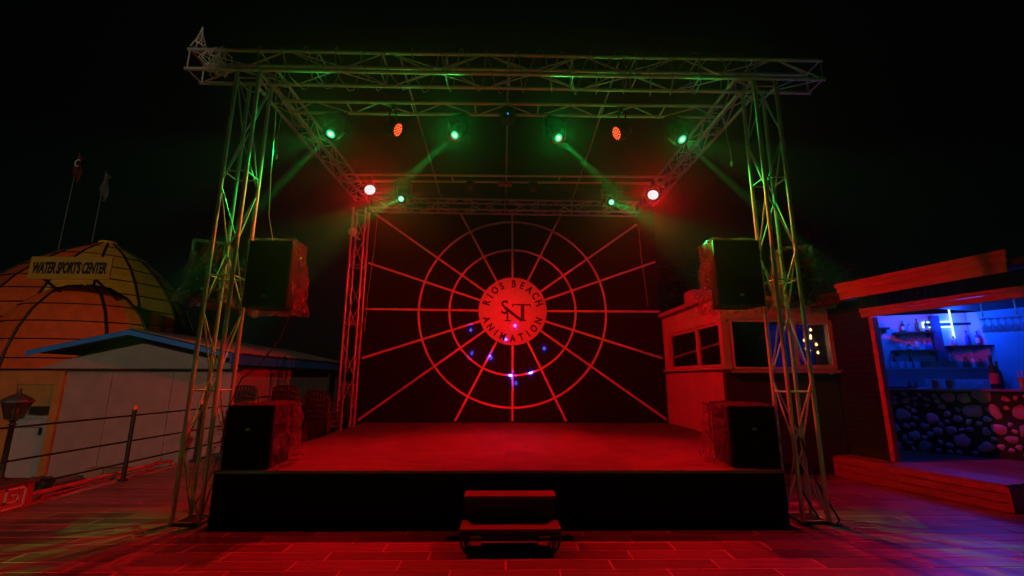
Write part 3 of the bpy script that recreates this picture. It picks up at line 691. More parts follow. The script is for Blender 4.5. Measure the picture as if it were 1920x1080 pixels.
# ------------------------------------------------------------------ fence, low pipe rail, planter and lantern on the yard edge
fn = thing('railing', 'thin black railing with three rails along the left edge of the yard', 'railing', (-6.0, 7.6, 0))
BALL = mat('orange_ball', (.75, .22, .05), .4)
for y in (7.6, 9.25, 10.9):
    lean = 0
    p = MB().cone((0, y - 7.6, 0), (0, y - 7.6, 1.08), .030, .030, 12).build('post', BLK, fn)
    MB().cone((0, y - 7.6, .002), (0, y - 7.6, .022), .065, .065, 14).build('foot_plate', BLK, p)
    MB().lathe([(.012, 1.075), (.034, 1.085), (.046, 1.115), (.034, 1.15), (.010, 1.16)], c=(0, y - 7.6, 0), n=14).build('ball_finial', BALL, p)
for z in (.27, .60, 1.0): bar('rail', (-.003, -2.6, z), (-.003, 3.4, z), .013, BLK, fn)
pr = thing('pipe_rail', 'low orange painted pipe rail along the yard edge under the railing', 'rail', (-6.17, 6.2, 0))
PIPE = mat('pipe_paint', (.55, .26, .20), .5, 0, 10, .2, .1)
MB().tube([(0, -.9, .10), (0, 2.55, .10), (0, 2.66, .08), (0, 2.70, .02), (0, 2.70, -.2)], .028, 10).build('pipe', PIPE, pr)
MB().tube([(-.06, -.9, .02), (-.06, 2.3, .02)], .014, 8).build('lower_pipe', PIPE, pr)
for y in (.3, 1.45): bar('pipe_leg', (0, y, -.25), (0, y, .09), .018, PIPE, pr)
pt = thing('planter', 'red planter box with a greek key ornament at the left frame edge', 'planter', (-6.23, 5.96, 0))
PRED = mat('planter_red', (.36, .06, .04), .6, 0, 7, .2, .2); KEY = mat('key_white', (.55, .52, .48), .6, 0, 9, .15)
MB().bx(-.27, .25, -.22, .22, .0, .30).build('box', PRED, pt, bevel=.008)
MB().bx(-.31, .28, -.25, .25, .301, .335).build('top_slab', mat('slab_dark', (.10, .09, .085), .5, 0, 6, .2, .2), pt, bevel=.006)
def key(parent, x, y, z, s_, face):
    segs = [(0, 0, 1, 0), (1, 0, 1, 1), (1, 1, 0, 1), (0, 1, 0, .32), (0, .32, .66, .32), (.66, .32, .66, .66), (.66, .66, .34, .66)]
    mb = MB(); h = .022
    for a, b, c, d in segs:
        if face == 'front': mb.bx(x + min(a, c) * s_ - h / 2, x + max(a, c) * s_ + h / 2, y - .012, y - .002, z + min(b, d) * s_ - h / 2, z + max(b, d) * s_ + h / 2)
        else: mb.bx(x + .002, x + .012, y + min(a, c) * s_ - h / 2, y + max(a, c) * s_ + h / 2, z + min(b, d) * s_ - h / 2, z + max(b, d) * s_ + h / 2)
    mb.build('greek_key', KEY, parent)
key(pt, -.02, -.22, .04, .22, 'front'); key(pt, -.27, -.22, .04, .22, 'front'); key(pt, .25, -.11, .04, .22, 'side')
lp = thing('lantern', 'black garden lantern on a short post standing on the planter', 'lantern', (-6.24, 6.0, .337))
MB().lathe([(.07, 0), (.07, .015), (.035, .04), (.028, .07), (.026, .66), (.05, .675), (.028, .69), (.028, .71), (.06, .73)], n=14).build('post', BLK, lp)
GL = glass('lantern_glass', (.75, .72, .65), .1, .25)
for k in range(4):
    a = R(45 + 90 * k); b = R(135 + 90 * k)
    p0, p1, p2, p3 = [Vector((r_ * math.cos(q), r_ * math.sin(q), z)) for r_, q, z in ((.075, a, .74), (.075, b, .74), (.135, b, .95), (.135, a, .95))]
    MB().prism([p0, p1, p2, p3], (p0 + p1 + p2 + p3 - Vector((0, 0, 3.38))) * -.012).build('pane', GL, lp)
    MB().cone(p0, p3, .009, .009, 6).build('corner_bar', BLK, lp)
MB().lathe([(.165, .95), (.17, .96), (.13, 1.0), (.07, 1.04), (.025, 1.06), (.018, 1.085), (.026, 1.10), (.006, 1.13)], n=4 * 4).build('cap', mat('lantern_cap', (.12, .12, .13), .45, .3), lp)
MB().lathe([(.02, .74), (.025, .80), (.035, .84), (.02, .88)], n=12).build('bulb', WHITEP, lp)

# ------------------------------------------------------------------ dome hall, its sign and two flags
dm_ = thing('dome_hall', 'striped orange and yellow fabric dome with black ribs behind the house', 'dome', (-21.0, 23.0, LOW))
ORG = mat('dome_orange', (.80, .11, .012), .7, 0, 3, .2, .2); YEL = mat('dome_yellow', (.70, .34, .012), .7, 0, 3, .2, .2); OLI = mat('dome_olive', (.40, .36, .02), .7, 0, 3, .2, .2); DRD = mat('dome_dark_red', (.5, .07, .015), .7, 0, 3, .2, .2)
prof = [(4.7, 0), (4.65, 3.0), (4.52, 4.5), (4.25, 5.3), (3.85, 6.3), (3.25, 7.3), (2.5, 8.2), (1.6, 9.0), (.45, 9.7)]
def gore(parent, prof, a0, a1, m, sx=1, sy=1, n=5, c=(0, 0, 0), name='gore'):
    vs = []; NP = len(prof)
    for r_, z in prof:
        for k in range(n + 1):
            a = a0 + (a1 - a0) * k / n; bulge = 1 - .012 * math.sin(math.pi * k / n)
            x = r_ * math.cos(a) * bulge; vs.append((c[0] + (x * sx if x < 0 else x), c[1] + r_ * math.sin(a) * sy * bulge, c[2] + z))
    return MB().add(vs, [(i * (n + 1) + k, i * (n + 1) + k + 1, (i + 1) * (n + 1) + k + 1, (i + 1) * (n + 1) + k) for i in range(NP - 1) for k in range(n)], True).build(name, m, parent)
NG = 14
for k in range(NG):
    a0, a1 = 2 * math.pi * k / NG, 2 * math.pi * (k + 1) / NG; mid = math.degrees((a0 + a1) / 2)
    m = OLI if (mid > 335 or mid < 90) else (YEL if mid > 285 else (ORG if mid > 250 else DRD))
    gore(dm_, prof, a0, a1, m, 1.3)
    MB().tube([((r_ * math.cos(a0)) * (1.3 if math.cos(a0) < 0 else 1), r_ * math.sin(a0), z + .0) for r_, z in [(p[0] + .03, p[1]) for p in prof]], .045, 6).build('rib', BLK, dm_)
def zr(z):
    for (r0, z0), (r1, z1) in zip(prof[:-1], prof[1:]):
        if z0 <= z <= z1: return r0 + (r1 - r0) * (z - z0) / (z1 - z0)
for z in (3.2, 3.9, 4.6, 5.3, 6.0, 6.7, 7.4, 8.1, 8.8, 9.4):
    r_ = zr(z) + .02
    MB().tube([((r_ * math.cos(a)) * (1.3 if math.cos(a) < 0 else 1), r_ * math.sin(a), z) for a in [2 * math.pi * q / 56 for q in range(56)]], .024, 5, True).build('batten', BLK, dm_)
MB().lathe([(.42, 9.68), (.44, 9.70), (.40, 9.86), (.0, 9.9)], n=14).build('top_cap', YEL, dm_)
# the lower bulge at the front
fc = (3.6, -4.6, 2.4)
pf = [(3.3, 0), (3.28, .6), (3.15, 1.35), (2.85, 2.2), (2.4, 2.95), (1.75, 3.6), (1.0, 4.0), (.15, 4.15)]
for k in range(9):
    a0, a1 = R(180 + 20 * k), R(200 + 20 * k)
    gore(dm_, pf, a0, a1, ORG if k < 8 else YEL, 1, .62, 4, fc, 'front_gore')
    if k % 3 == 1: MB().tube([(fc[0] + (r_ + .02) * math.cos(a0), fc[1] + (r_ + .02) * math.sin(a0) * .62, fc[2] + z) for r_, z in pf], .05, 6).build('front_rib', BLK, dm_)
for q in (0, 180):
    MB().tube([(fc[0] + (r_ + .02) * math.cos(R(q)), fc[1], fc[2] + z) for r_, z in pf], .07, 6).build('arch_rib', BLK, dm_)
for z in (.4, 1.1, 1.8, 2.5, 3.2):
    r_ = None
    for (r0, z0), (r1, z1) in zip(pf[:-1], pf[1:]):
        if z0 <= z <= z1: r_ = r0 + (r1 - r0) * (z - z0) / (z1 - z0) + .02
    MB().tube([(fc[0] + r_ * math.cos(R(a)), fc[1] + r_ * math.sin(R(a)) * .62, fc[2] + z) for a in range(180, 361, 6)], .024, 5).build('front_batten', BLK, dm_)
sg = thing('sign_board', 'yellow sign board lettered WATER SPORT\'S CENTER on the dome', 'sign', (-16.27, 16.45, 5.2))
MB().bx(-1.50, 1.50, 0, .06, 0, .87).build('board', mat('sign_yellow', (.50, .30, .035), .6, 0, 4, .12), sg, bevel=.01)
tx = text_mesh("WATER SPORT'S CENTER", .52, .012, mat('sign_ink', (.02, .012, .015), .6), .18, .022, .92)
tw = max(v.co.x for v in tx.vertices) - min(v.co.x for v in tx.vertices)
tcx = (max(v.co.x for v in tx.vertices) + min(v.co.x for v in tx.vertices)) / 2
o = put('lettering', tx, sg); o.matrix_local = Matrix.Translation((-tcx * 2.72 / tw, -.007, .41)) @ Matrix.Rotation(R(90), 4, 'X') @ Matrix.Diagonal((2.72 / tw, 1.12, 1, 1))
for x in (-1.0, .9): bar('sign_strut', (x, .10, .05), (x - .5, 2.6, -.9), .05, BLK, sg)
def flag(label, x, y, zt, m, emblem):
    t = thing('flagpole', label, 'flagpole', (x, y, LOW))
    h = zt - LOW
    MB().cone((0, 0, 0), (0, 0, h), .06, .03, 10).build('pole', mat('pole_grey', (.08, .08, .08), .5, .3), t)
    vs = []
    for j in range(13):
        for i in range(7):
            u, v = i / 6, j / 12
            vs.append((.04 + .42 * u * (.6 + .4 * math.sin(v * 3.1)) + .06 * math.sin(v * 7 + u * 3), -.16 * math.sin(u * 7 + v * 2), h - .1 - 1.35 * v - .35 * u))
    fl_ = MB().add(vs, [(j * 7 + i, j * 7 + i + 1, (j + 1) * 7 + i + 1, (j + 1) * 7 + i) for j in range(12) for i in range(6)], True).build('flag', m, t)
    if emblem:
        ring_pts = [(.24 + .13 * math.cos(R(a)), -.22, h - .72 + .19 * math.sin(R(a))) for a in range(40, 320, 20)]
        MB().tube(ring_pts[:], .03, 6).build('crescent', WHITEP, fl_)
flag('tall pole with a drooping red crescent flag behind the dome sign', -18.5 * 1.25, 22.6, 13.6, mat('flag_red', (.10, .006, .008), .8), True)
flag('tall pole with a drooping pale flag behind the dome top', -17.2 * 1.25, 22.6, 12.55, mat('flag_pale', (.09, .085, .08), .8), False)

# ------------------------------------------------------------------ booth on the right
BX, BYF = 4.0, 8.0
bt = thing('booth', 'pale control booth with corner windows right of the stage', 'booth', (BX, BYF, 0))
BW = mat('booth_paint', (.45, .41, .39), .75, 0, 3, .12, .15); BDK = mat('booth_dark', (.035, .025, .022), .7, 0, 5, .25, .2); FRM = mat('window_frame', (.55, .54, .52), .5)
def bb(x0, x1, y0, y1, z0, z1): return MB().bx(x0 - BX, x1 - BX, y0 - BYF, y1 - BYF, z0, z1)
XR1 = 6.19
bb(4.0, 4.1, 8.105, 11.0, 0, 1.78).build('side_wall', BW, bt); bb(4.0, 4.1, 8.0, 11.0, 2.66, 3.10).build('side_wall', BW, bt)
bb(4.0, 4.1, 10.62, 11.0, 1.782, 2.658).build('side_wall', BW, bt); bb(4.002, 4.14, 8.0, 8.10, 1.785, 2.658).build('corner_post', BW, bt)
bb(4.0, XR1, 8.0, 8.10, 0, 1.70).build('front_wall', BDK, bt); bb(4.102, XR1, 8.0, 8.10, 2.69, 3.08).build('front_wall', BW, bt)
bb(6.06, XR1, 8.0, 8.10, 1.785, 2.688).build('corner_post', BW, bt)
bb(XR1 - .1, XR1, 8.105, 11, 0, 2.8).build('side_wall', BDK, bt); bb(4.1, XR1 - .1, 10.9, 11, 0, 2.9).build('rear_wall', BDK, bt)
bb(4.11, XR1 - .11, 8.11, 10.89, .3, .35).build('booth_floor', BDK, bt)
bb(3.93, 4.06, 7.90, 11.02, 1.781, 1.82).build('sill', BW, bt); bb(4.065, 6.25, 7.92, 8.06, 1.72, 1.78).build('sill', BW, bt)
# side windows: two panes; front: a large one with a smaller sash
def window(x0, x1, y0, y1, z0, z1, fw, axis):
    wn = thing.__class__ and None
    f = MB()
    if axis == 'y':
        xa, xb = x0 - BX, x1 - BX
        f.bx(xa, xb, y0 - BYF, y0 - BYF + fw, z0, z1); f.bx(xa, xb, y1 - BYF - fw, y1 - BYF, z0, z1)
        f.bx(xa, xb, y0 - BYF + fw, y1 - BYF - fw, z0, z0 + fw); f.bx(xa, xb, y0 - BYF + fw, y1 - BYF - fw, z1 - fw, z1)
        w_ = f.build('window', FRM if False else BW, bt)
        MB().bx((xa + xb) / 2 - .004, (xa + xb) / 2 + .004, y0 - BYF + fw, y1 - BYF - fw, z0 + fw, z1 - fw).build('pane', glass('booth_glass', (.55, .58, .6), .06, .02), w_)
    else:
        ya, yb = y0 - BYF, y1 - BYF
        f.bx(x0 - BX, x0 - BX + fw, ya, yb, z0, z1); f.bx(x1 - BX - fw, x1 - BX, ya, yb, z0, z1)
        f.bx(x0 - BX + fw, x1 - BX - fw, ya, yb, z0, z0 + fw); f.bx(x0 - BX + fw, x1 - BX - fw, ya, yb, z1 - fw, z1)
        w_ = f.build('window', FRM, bt)
        MB().bx(x0 - BX + fw, x1 - BX - fw, (ya + yb) / 2 - .004, (ya + yb) / 2 + .004, z0 + fw, z1 - fw).build('pane', glass('booth_glass', (.55, .58, .6), .06, .02), w_)
window(4.02, 4.08, 9.11, 10.61, 1.83, 2.655, .06, 'y'); window(4.02, 4.08, 8.12, 9.10, 1.83, 2.655, .05, 'y')
window(4.16, 5.28, 7.985, 8.06, 1.79, 2.68, .035, 'x'); window(5.285, 6.04, 7.97, 8.05, 1.79, 2.68, .075, 'x')
rv = [(-.10, -.12, 3.11), (2.45, -.12, 2.86), (2.45, 3.1, 2.86), (-.10, 3.1, 3.11)]
MB().prism(rv, (0, 0, .09)).build('roof', mat('booth_roof', (.33, .30, .28), .7, 0, 4, .2, .2), bt)
MB().bx(.02, 2.1, .12, 2.88, 2.70, 2.74).build('ceiling', BDK, bt)
# things inside the booth
sc = thing('reflection_panel', 'glowing blue panel added behind the right booth window as a stand-in reflection', 'reflection_panel', (5.70, 8.62, 1.62))  # glowing panel added in place of the bar's blue reflection in the glass
MB().bx(-.42, .42, 0, .03, .18, 1.05).build('panel', glow('reflection_blue', (.01, .02, .55), .32), sc); MB().bx(-.03, .03, .032, .08, -1.27, .9).build('stand', BLK, sc)
pn = thing('bulb_cluster', 'cluster of warm glowing bulbs hanging inside the booth window', 'lamp', (5.76, 8.22, 2.69))
bar('stem', (0, 0, -.16), (0, 0, 0), .008, BLK, pn)
BULB = glow('warm_bulb', (1.0, .62, .22), 9.0)
for k in range(9):
    a = k * 2.4; r_ = .05 + .014 * k; z = -.16 - .055 * k + .02 * math.sin(k * 5)
    bar('arm', (0, 0, -.16), (r_ * math.cos(a), r_ * math.sin(a) * .5, z + .02), .003, mat('brass', (.5, .33, .12), .3, .9), pn)
    MB().lathe([(.004, .03), (.015, .015), (.022, -.005), (.013, -.026), (.001, -.03)], c=(r_ * math.cos(a), r_ * math.sin(a) * .5, z), n=10).build('bulb', BULB, pn)
point(pn, (0, 0, -.45), 2.2, (1, .6, .25), .12)
dk = thing('mixing_desk', 'dark mixing desk with a monitor inside the booth', 'desk', (4.9, 9.4, .351))
MB().bx(-.7, .7, -.3, .3, 1.36, 1.42).build('desk_top', BLK, dk); MB().bx(-.65, -.6, -.25, .25, 0, 1.36).build('desk_side', BLK, dk); MB().bx(.6, .65, -.25, .25, 0, 1.36).build('desk_side', BLK, dk)
MB().bx(-.35, .2, .0, .04, 1.5, 1.85).build('monitor', BLKP, dk); MB().bx(-.11, -.04, .0, .04, 1.42, 1.5).build('monitor_stand', BLKP, dk)
ac = thing('rooftop_unit', 'boxy air conditioning unit on the booth roof', 'air conditioner', (4.75, 10.05, 3.10))
MB().bx(-.44, .44, -.25, .25, .06, .52).build('casing', BW, ac, bevel=.02)
for x in (-.3, .3): MB().bx(x - .03, x + .03, -.26, .26, .0 - (x + .75) * .0, .058).build('foot', BLK, ac)
for k in range(6): MB().bx(-.38, .1, -.262, -.252, .12 + .06 * k, .135 + .06 * k).build('grille_slat', BLK, ac)

# ------------------------------------------------------------------ bar kiosk on its wooden platform
PH = .33
a_ = R(-75)
MK = Matrix.Rotation(a_, 4, 'Z')
dx_, nx_ = Vector((math.cos(a_), math.sin(a_), 0)), Vector((-math.sin(a_), math.cos(a_), 0))
pf_ = thing('wooden_platform', 'low plank platform with red lit front before the bar', 'platform', (5.69, 7.90, 0), a_)
WD = mat('platform_wood', (.30, .17, .11), .40, 0, 4, .35, .3, (1, 8, 8), rnd=.2)
PLN = 2.24
for k in range(22):
    MB().bx(.004, PLN - .004, .012 + .2 * k, .2 + .2 * k, PH - .03, PH + random.uniform(-.001, .001)).build('deck_plank', WD, pf_)
for k in range(3):
    MB().bx(0, PLN, -.012, .008, .008 + .108 * k, .105 + .108 * k).build('front_board', WD, pf_)
MB().bx(-.02, -.002, .0, 4.4, .006, PH - .032).build('end_board', WD, pf_); MB().bx(PLN + .002, PLN + .02, -.012, 4.4, .006, PH - .032).build('end_board', WD, pf_)
kx = thing('bar_kiosk', 'red framed bar kiosk with a blue lit interior', 'kiosk', (6.23, 7.26, 0), a_)
RDW = mat('kiosk_red', (.50, .12, .08), .55, 0, 5, .2, .2, (1, 6, 6)); DKW = mat('kiosk_dark_wood', (.016, .010, .008), .65, 0, 6, .3, .3); WHW = mat('bar_wall', (.5, .5, .5), .7, 0, 3, .08)
MB().bx(-.075, .0, -.02, .10, PH + .002, 2.64).build('post', RDW, kx, bevel=.006)
MB().bx(-.18, 3.6, -.03, .02, 2.65, 2.735).build('header_beam', RDW, kx, bevel=.006); MB().bx(-.18, 3.6, -.06, -.01, 2.738, 2.80).build('header_beam', RDW, kx, bevel=.006)
for k in range(38): MB().bx(-.20 + .1 * k, -.108 + .1 * k, .0, .025, 2.803, 3.02).build('cladding_board', DKW, kx)
FY = -.42
MB().bx(-.20, 1.95, FY, FY + .03, 2.94, 3.06).build('fascia_board', RDW, kx); MB().bx(-.22, 1.97, FY - .02, FY + .02, 3.063, 3.15).build('fascia_board', RDW, kx); MB().bx(-.24, 1.99, FY - .04, FY, 3.153, 3.22).build('fascia_board', RDW, kx)
MB().bx(-.75, 3.8, FY + .04, 4.6, 3.03, 3.10).build('roof', DKW, kx)
MB().bx(-.84, -.245, FY + .1, FY + .14, 2.90, 3.12).build('roof_trim', DKW, kx)
MB().bx(-.80, -.08, .04, .07, PH, 2.98).build('louver_backing', BLK, kx)
for k in range(24):
    MB().box((-.44, .015, .52 + .1 * k), (.70, .012, .085), Matrix.Rotation(R(32), 3, 'X')).build('louver_slat', DKW, kx)
MB().bx(-.80, -.76, -.02, .1, PH, 2.98).build('louver_frame', DKW, kx)
# enclosing walls in kiosk coordinates
inv = Matrix.Translation((6.23, 7.26, 0)) @ MK; inv.invert()
def wallk(name, p, q, z0, z1, m, th=.08):
    p, q = Vector((*p, 0)), Vector((*q, 0)); d = (q - p).normalized(); n = Vector((-d.y, d.x, 0)) * th
    return MB().prism([inv @ (v + Vector((0, 0, z0))) for v in (p, q, q + n, p + n)], (0, 0, z1 - z0)).build(name, m, kx)
W0, W1, W2 = (7.4, 10.2), (9.9, 9.2), (11.2, 6.2)
wallk('left_wall', (6.06, 8.05), (7.35, 10.2), PH, 3.02, WHW); wallk('right_wall', (9.9, 9.28), W2, PH, 3.02, mat('bar_wall_teal', (.30, .55, .60), .7, 0, 3, .1))
wallk('back_wall', W0, W1, PH, 3.02, WHW)
wallk('bar_floor', (6.3, 7.6), (6.4, 7.5), PH, PH + .002, DKW)
# bar counter with a boulder front
ct = thing('bar_counter', 'bar counter with a dark front of pale set stones', 'counter', (7.28, 8.47, PH), R(-45))
MB().bx(-.45, 3.4, .02, .50, .004, 1.08).build('front', mat('mortar_dark', (.03, .028, .03), .8, 0, 10, .3, .5), ct)
MB().bx(-.45, 3.4, -.07, .55, 1.083, 1.13).build('counter_top', mat('counter_top', (.25, .20, .18), .3, 0, 5, .25), ct, bevel=.01)
STN = mat('set_stone', (.60, .54, .52), .75, 0, 9, .2, .4, rnd=.18)
stone_me = []
for q in range(7):
    n = 11; rr_ = [1 + .22 * noise.noise(Vector((math.cos(2 * math.pi * k / n) * 1.3, math.sin(2 * math.pi * k / n) * 1.3, q * 3.7))) * 2 for k in range(n)]
    out = [(rr_[k] * math.cos(2 * math.pi * k / n), 0, rr_[k] * math.sin(2 * math.pi * k / n)) for k in range(n)]
    mid = [(v[0] * .86, -.6, v[2] * .86) for v in out]; inn = [(v[0] * .5, -1, v[2] * .5) for v in out]
    stone_me.append(MB().add(out + mid + inn, [(k, (k + 1) % n, n + (k + 1) % n, n + k) for k in range(n)] + [(n + k, n + (k + 1) % n, 2 * n + (k + 1) % n, 2 * n + k) for k in range(n)] + [tuple(range(2 * n, 3 * n))], True).mesh('set_stone', STN))
placed = []
tries = 0
while len(placed) < 130 and tries < 9000:
    tries += 1
    r_ = random.choice((.125, .11, .095, .08, .065, .05, .04)); x, z = random.uniform(-.35, 2.6), random.uniform(.05, 1.03)
    if all(math.hypot(x - px, z - pz) > (r_ + pr_) * .98 + .008 for px, pz, pr_ in placed):
        placed.append((x, z, r_))
        put('set_stone', random.choice(stone_me), ct, (x, .021, z), (0, random.uniform(0, 6.28), 0), (r_ * random.uniform(.9, 1.15), .03, r_ * random.uniform(.75, 1.0)))
# shelves on the back wall; local x along the wall, y towards the room is negative
SA = math.atan2(W1[1] - W0[1], W1[0] - W0[0])
MS = Matrix.Translation((W0[0], W0[1], 0)) @ Matrix.Rotation(SA, 4, 'Z')
def shelf(label, x0, x1, z, dpt=.22, m=DKW):
    t = thing('shelf', label, 'shelf', MS @ Vector((x0, -.004, z)), SA, 'shelves on the bar back wall')
    MB().bx(0, x1 - x0, -dpt, 0, -.02, .02).build('board', m, t); MB().bx(.05, .08, -dpt * .7, 0, -.10, -.022).build('bracket', BLK, t); MB().bx(x1 - x0 - .08, x1 - x0 - .05, -dpt * .7, 0, -.10, -.022).build('bracket', BLK, t)
    return t
shelf('upper dark shelf on the left of the bar back wall', 1.38, 2.05, 2.61); shelf('middle dark shelf on the left of the bar back wall', 1.30, 2.05, 2.22)
shelf('dark shelf on the right of the bar back wall', 2.25, 3.02, 2.30); shelf('short dark shelf at the far left of the bar back wall', .95, 1.28, 2.72)
lg = thing('back_counter', 'pale back counter along the bar wall carrying small glasses', 'counter', MS @ Vector((.9, -.02, PH)), SA)
MB().bx(0, 1.95, -.34, 0, 1.49, 1.53).build('ledge_top', WHW, lg); MB().bx(.02, 1.93, -.30, 0, 0, 1.488).build('ledge_front', WHW, lg)
cl = thing('dark_column', 'dark column between the left and right bar shelves', 'column', MS @ Vector((2.13, -.01, PH + 1.54)), SA)
MB().bx(-.075, .075, -.10, 0, 0, 1.1).build('shaft', mat('navy_panel', (.03, .03, .10), .6), cl); MB().bx(-.085, .085, -.11, 0, -.006, .03).build('foot', MATS['navy_panel'], cl)
def bottle(label, pos, h, r_, m, rz=0, labelm=None, cat='bottle', group='bottles on the bar shelves'):
    t = thing('bottle', label, cat, pos, rz, group)
    MB().lathe([(r_ * .9, 0), (r_, .01), (r_, h * .55), (r_ * .85, h * .64), (r_ * .36, h * .74), (r_ * .34, h * .93), (r_ * .40, h * .94), (r_ * .40, h)], n=14).build('glass_body', m, t)
    MB().lathe([(r_ * .42, h * .92), (r_ * .44, h * .93), (r_ * .44, h + .006), (r_ * .1, h + .008)], n=12).build('cap', BLK if labelm is None else labelm, t)
    if labelm: MB().lathe([(r_ * 1.01, h * .15), (r_ * 1.015, h * .16), (r_ * 1.015, h * .46), (r_ * 1.01, h * .47)], n=14).build('paper_label', labelm, t)
    return t
BG = mat('bottle_green', (.02, .06, .02), .12); BA = mat('bottle_amber', (.18, .07, .02), .12); BC = mat('bottle_clear', (.35, .42, .5), .08); BB = mat('bottle_blue', (.03, .08, .35), .1); PAP = mat('paper_label', (.6, .5, .45), .7); PAPR = mat('paper_red', (.45, .08, .08), .7)
shp = lambda x, y, z: MS @ Vector((x, y, z + .0205))
specs = [('dark green bottle on the left end of the upper bar shelf', 1.55, 2.61, .27, .036, BG, PAP), ('dark bottle on the right half of the upper bar shelf', 1.80, 2.61, .28, .038, BA, None),
         ('small clear bottle at the left of the middle bar shelf', 1.45, 2.22, .18, .034, BC, None), ('squat amber bottle second on the middle bar shelf', 1.60, 2.22, .16, .04, BA, PAP), ('tall clear bottle third on the middle bar shelf', 1.74, 2.22, .25, .038, BC, None), ('round blue bottle at the right of the middle bar shelf', 1.93, 2.22, .18, .05, BB, None),
         ('pale bottle at the left of the right bar shelf', 2.38, 2.30, .19, .045, BC, None), ('tall blue bottle in the middle of the right bar shelf', 2.60, 2.30, .31, .038, BB, None), ('tall dark blue bottle right of the middle on the right bar shelf', 2.77, 2.30, .32, .038, BB, PAP)]
for lab, x, z, h, r_, m, lm in specs: bottle(lab, shp(x, -.11, z), h, r_, m, 0, lm)
ZL = PH + 1.531
for k in range(3): bottle(['brown bottle on the back counter below the right shelf', 'pale bottle on the back counter below the right shelf', 'short amber bottle on the back counter below the right shelf'][k], MS @ Vector((2.50 + .11 * k, -.15, ZL)), [.22, .26, .17][k], .036, [BA, BC, BA][k], 0, [None, PAP, None][k])
GLS = film('drink_glass', (.85, .88, .92)); GLS.node_tree.nodes['Principled BSDF'].inputs['Roughness'].default_value = .08
gm = MB()
prof_g = [(.028, 0), (.034, .10), (.031, .10), (.026, .008)]
for i in range(3):
    pass
gm.lathe(prof_g, n=12); tumbler = gm.mesh('tumbler', GLS)
wm = MB().lathe([(.033, 0), (.033, .004), (.005, .010), (.0045, .085), (.022, .10), (.036, .135), (.034, .18), (.031, .21), (.029, .21), (.032, .18), (.033, .135), (.019, .104), (.001, .098)], n=12).mesh('wine_glass', GLS)
for k in range(11):
    tag(put('tumbler', tumbler, None, MS @ Vector((1.02 + .068 * k + random.uniform(-.008, .008), -.13 - .08 * (k % 2), ZL)), None, (.9, .9, 1.3)), 'small clear tumbler, %s from the left in the row on the back counter' % ['first', 'second', 'third', 'fourth', 'fifth', 'sixth', 'seventh', 'eighth', 'ninth', 'tenth', 'eleventh'][k], 'glass', 'tumblers on the back counter')
for k, c in enumerate(((.30, .04, .03), (.34, .10, .04), (.25, .05, .06), (.38, .06, .03), (.22, .09, .04))):
    t = thing('carton', ['dark red carton leftmost in the row', 'orange brown carton second in the row', 'plum carton third in the row', 'bright red carton fourth in the row', 'brown carton rightmost in the row'][k] + ' on the back counter', 'carton', MS @ Vector((1.80 + .115 * k, -.14, ZL)), SA, 'cartons on the back counter')
    MB().bx(-.052, .052, -.05, .05, 0, .13).build('box', mat('carton_%d' % k, c, .6, 0, 20, .3), t, bevel=.003); MB().bx(-.053, .053, -.052, .0, .10, .118).build('flap', mat('carton_flap_%d' % k, tuple(v * .6 for v in c), .6), t)
for k in range(7):
    lab = ['clear', 'amber', 'green', 'pale blue', 'amber', 'clear', 'green'][k]
    pos = ['at the left end of', 'second from the left on', 'third from the left on', 'in the middle of', 'right of the middle on', 'second from the right on', 'at the right end of'][k]
    bottle('short %s bottle %s the back row of the back counter' % (lab, pos), MS @ Vector((1.10 + .24 * k + random.uniform(-.03, .03), -.06, ZL)), .20 + .04 * (k % 3), .033, [BC, BA, BG, BB, BA, BC, BG][k], 0, PAP if k % 2 else None)
bottle('thin amber bottle on the far left short bar shelf', shp(1.10, -.11, 2.72), .20, .03, BA)
bottle('slim green bottle at the right end of the upper bar shelf', shp(1.96, -.11, 2.61), .26, .032, BG, 0, PAP)
bottle('squat clear bottle between the two ends of the upper bar shelf', shp(1.67, -.11, 2.61), .17, .042, BC)
bottle('slim clear bottle at the right end of the right bar shelf', shp(2.94, -.11, 2.30), .24, .03, BC)
# things on the counter
MCt = Matrix.Translation((7.28, 8.47, PH)) @ Matrix.Rotation(R(-45), 4, 'Z')
cp_ = lambda x, y: MCt @ Vector((x, y, 1.1305))
for k in range(18):
    x = (.60 + .055 * k) if k < 5 else (1.0 + .052 * (k - 5) * .6)
    tag(put('tumbler', tumbler, None, cp_(x, .12 + .085 * (k % 3)), None, (1.05, 1.05, 1.6)), ('clear glass, %s from the left in the left cluster on the bar counter' % ['first', 'second', 'third', 'fourth', 'fifth'][k] if k < 5 else 'clear glass, %s from the left in the right cluster on the bar counter' % ['first', 'second', 'third', 'fourth', 'fifth', 'sixth', 'seventh', 'eighth', 'ninth', 'tenth', 'eleventh', 'twelfth', 'thirteenth'][k - 5]), 'glass', 'glasses on the bar counter')
for k, (x, lab) in enumerate(((.70, 'red tin cup left among the glasses on the bar counter'), (.88, 'red tin cup right among the glasses on the bar counter'))):
    t = thing('tin_cup', lab, 'cup', cp_(x, .02), 0, 'red tin cups on the bar counter')
    MB().lathe([(.036, 0), (.045, .10), (.047, .15), (.043, .15), (.034, .01)], n=16).build('cup', mat('tin_red', (.4, .05, .03), .4), t); MB().tube([(.045, 0, .12), (.075, 0, .11), (.075, 0, .05), (.042, 0, .04)], .006, 6).build('handle', MATS['tin_red'], t)
bottle('large dark wine bottle with a red label standing on the bar counter', cp_(1.45, .10), .56, .062, BG, R(20), PAPR, group=None)
bottle('slim brown bottle beside the large wine bottle on the bar counter', cp_(1.52, .30), .46, .045, BA, 0, None, group=None)
bk = thing('bucket', 'yellow bucket of straws and spoons on the bar counter', 'bucket', cp_(1.80, .12))
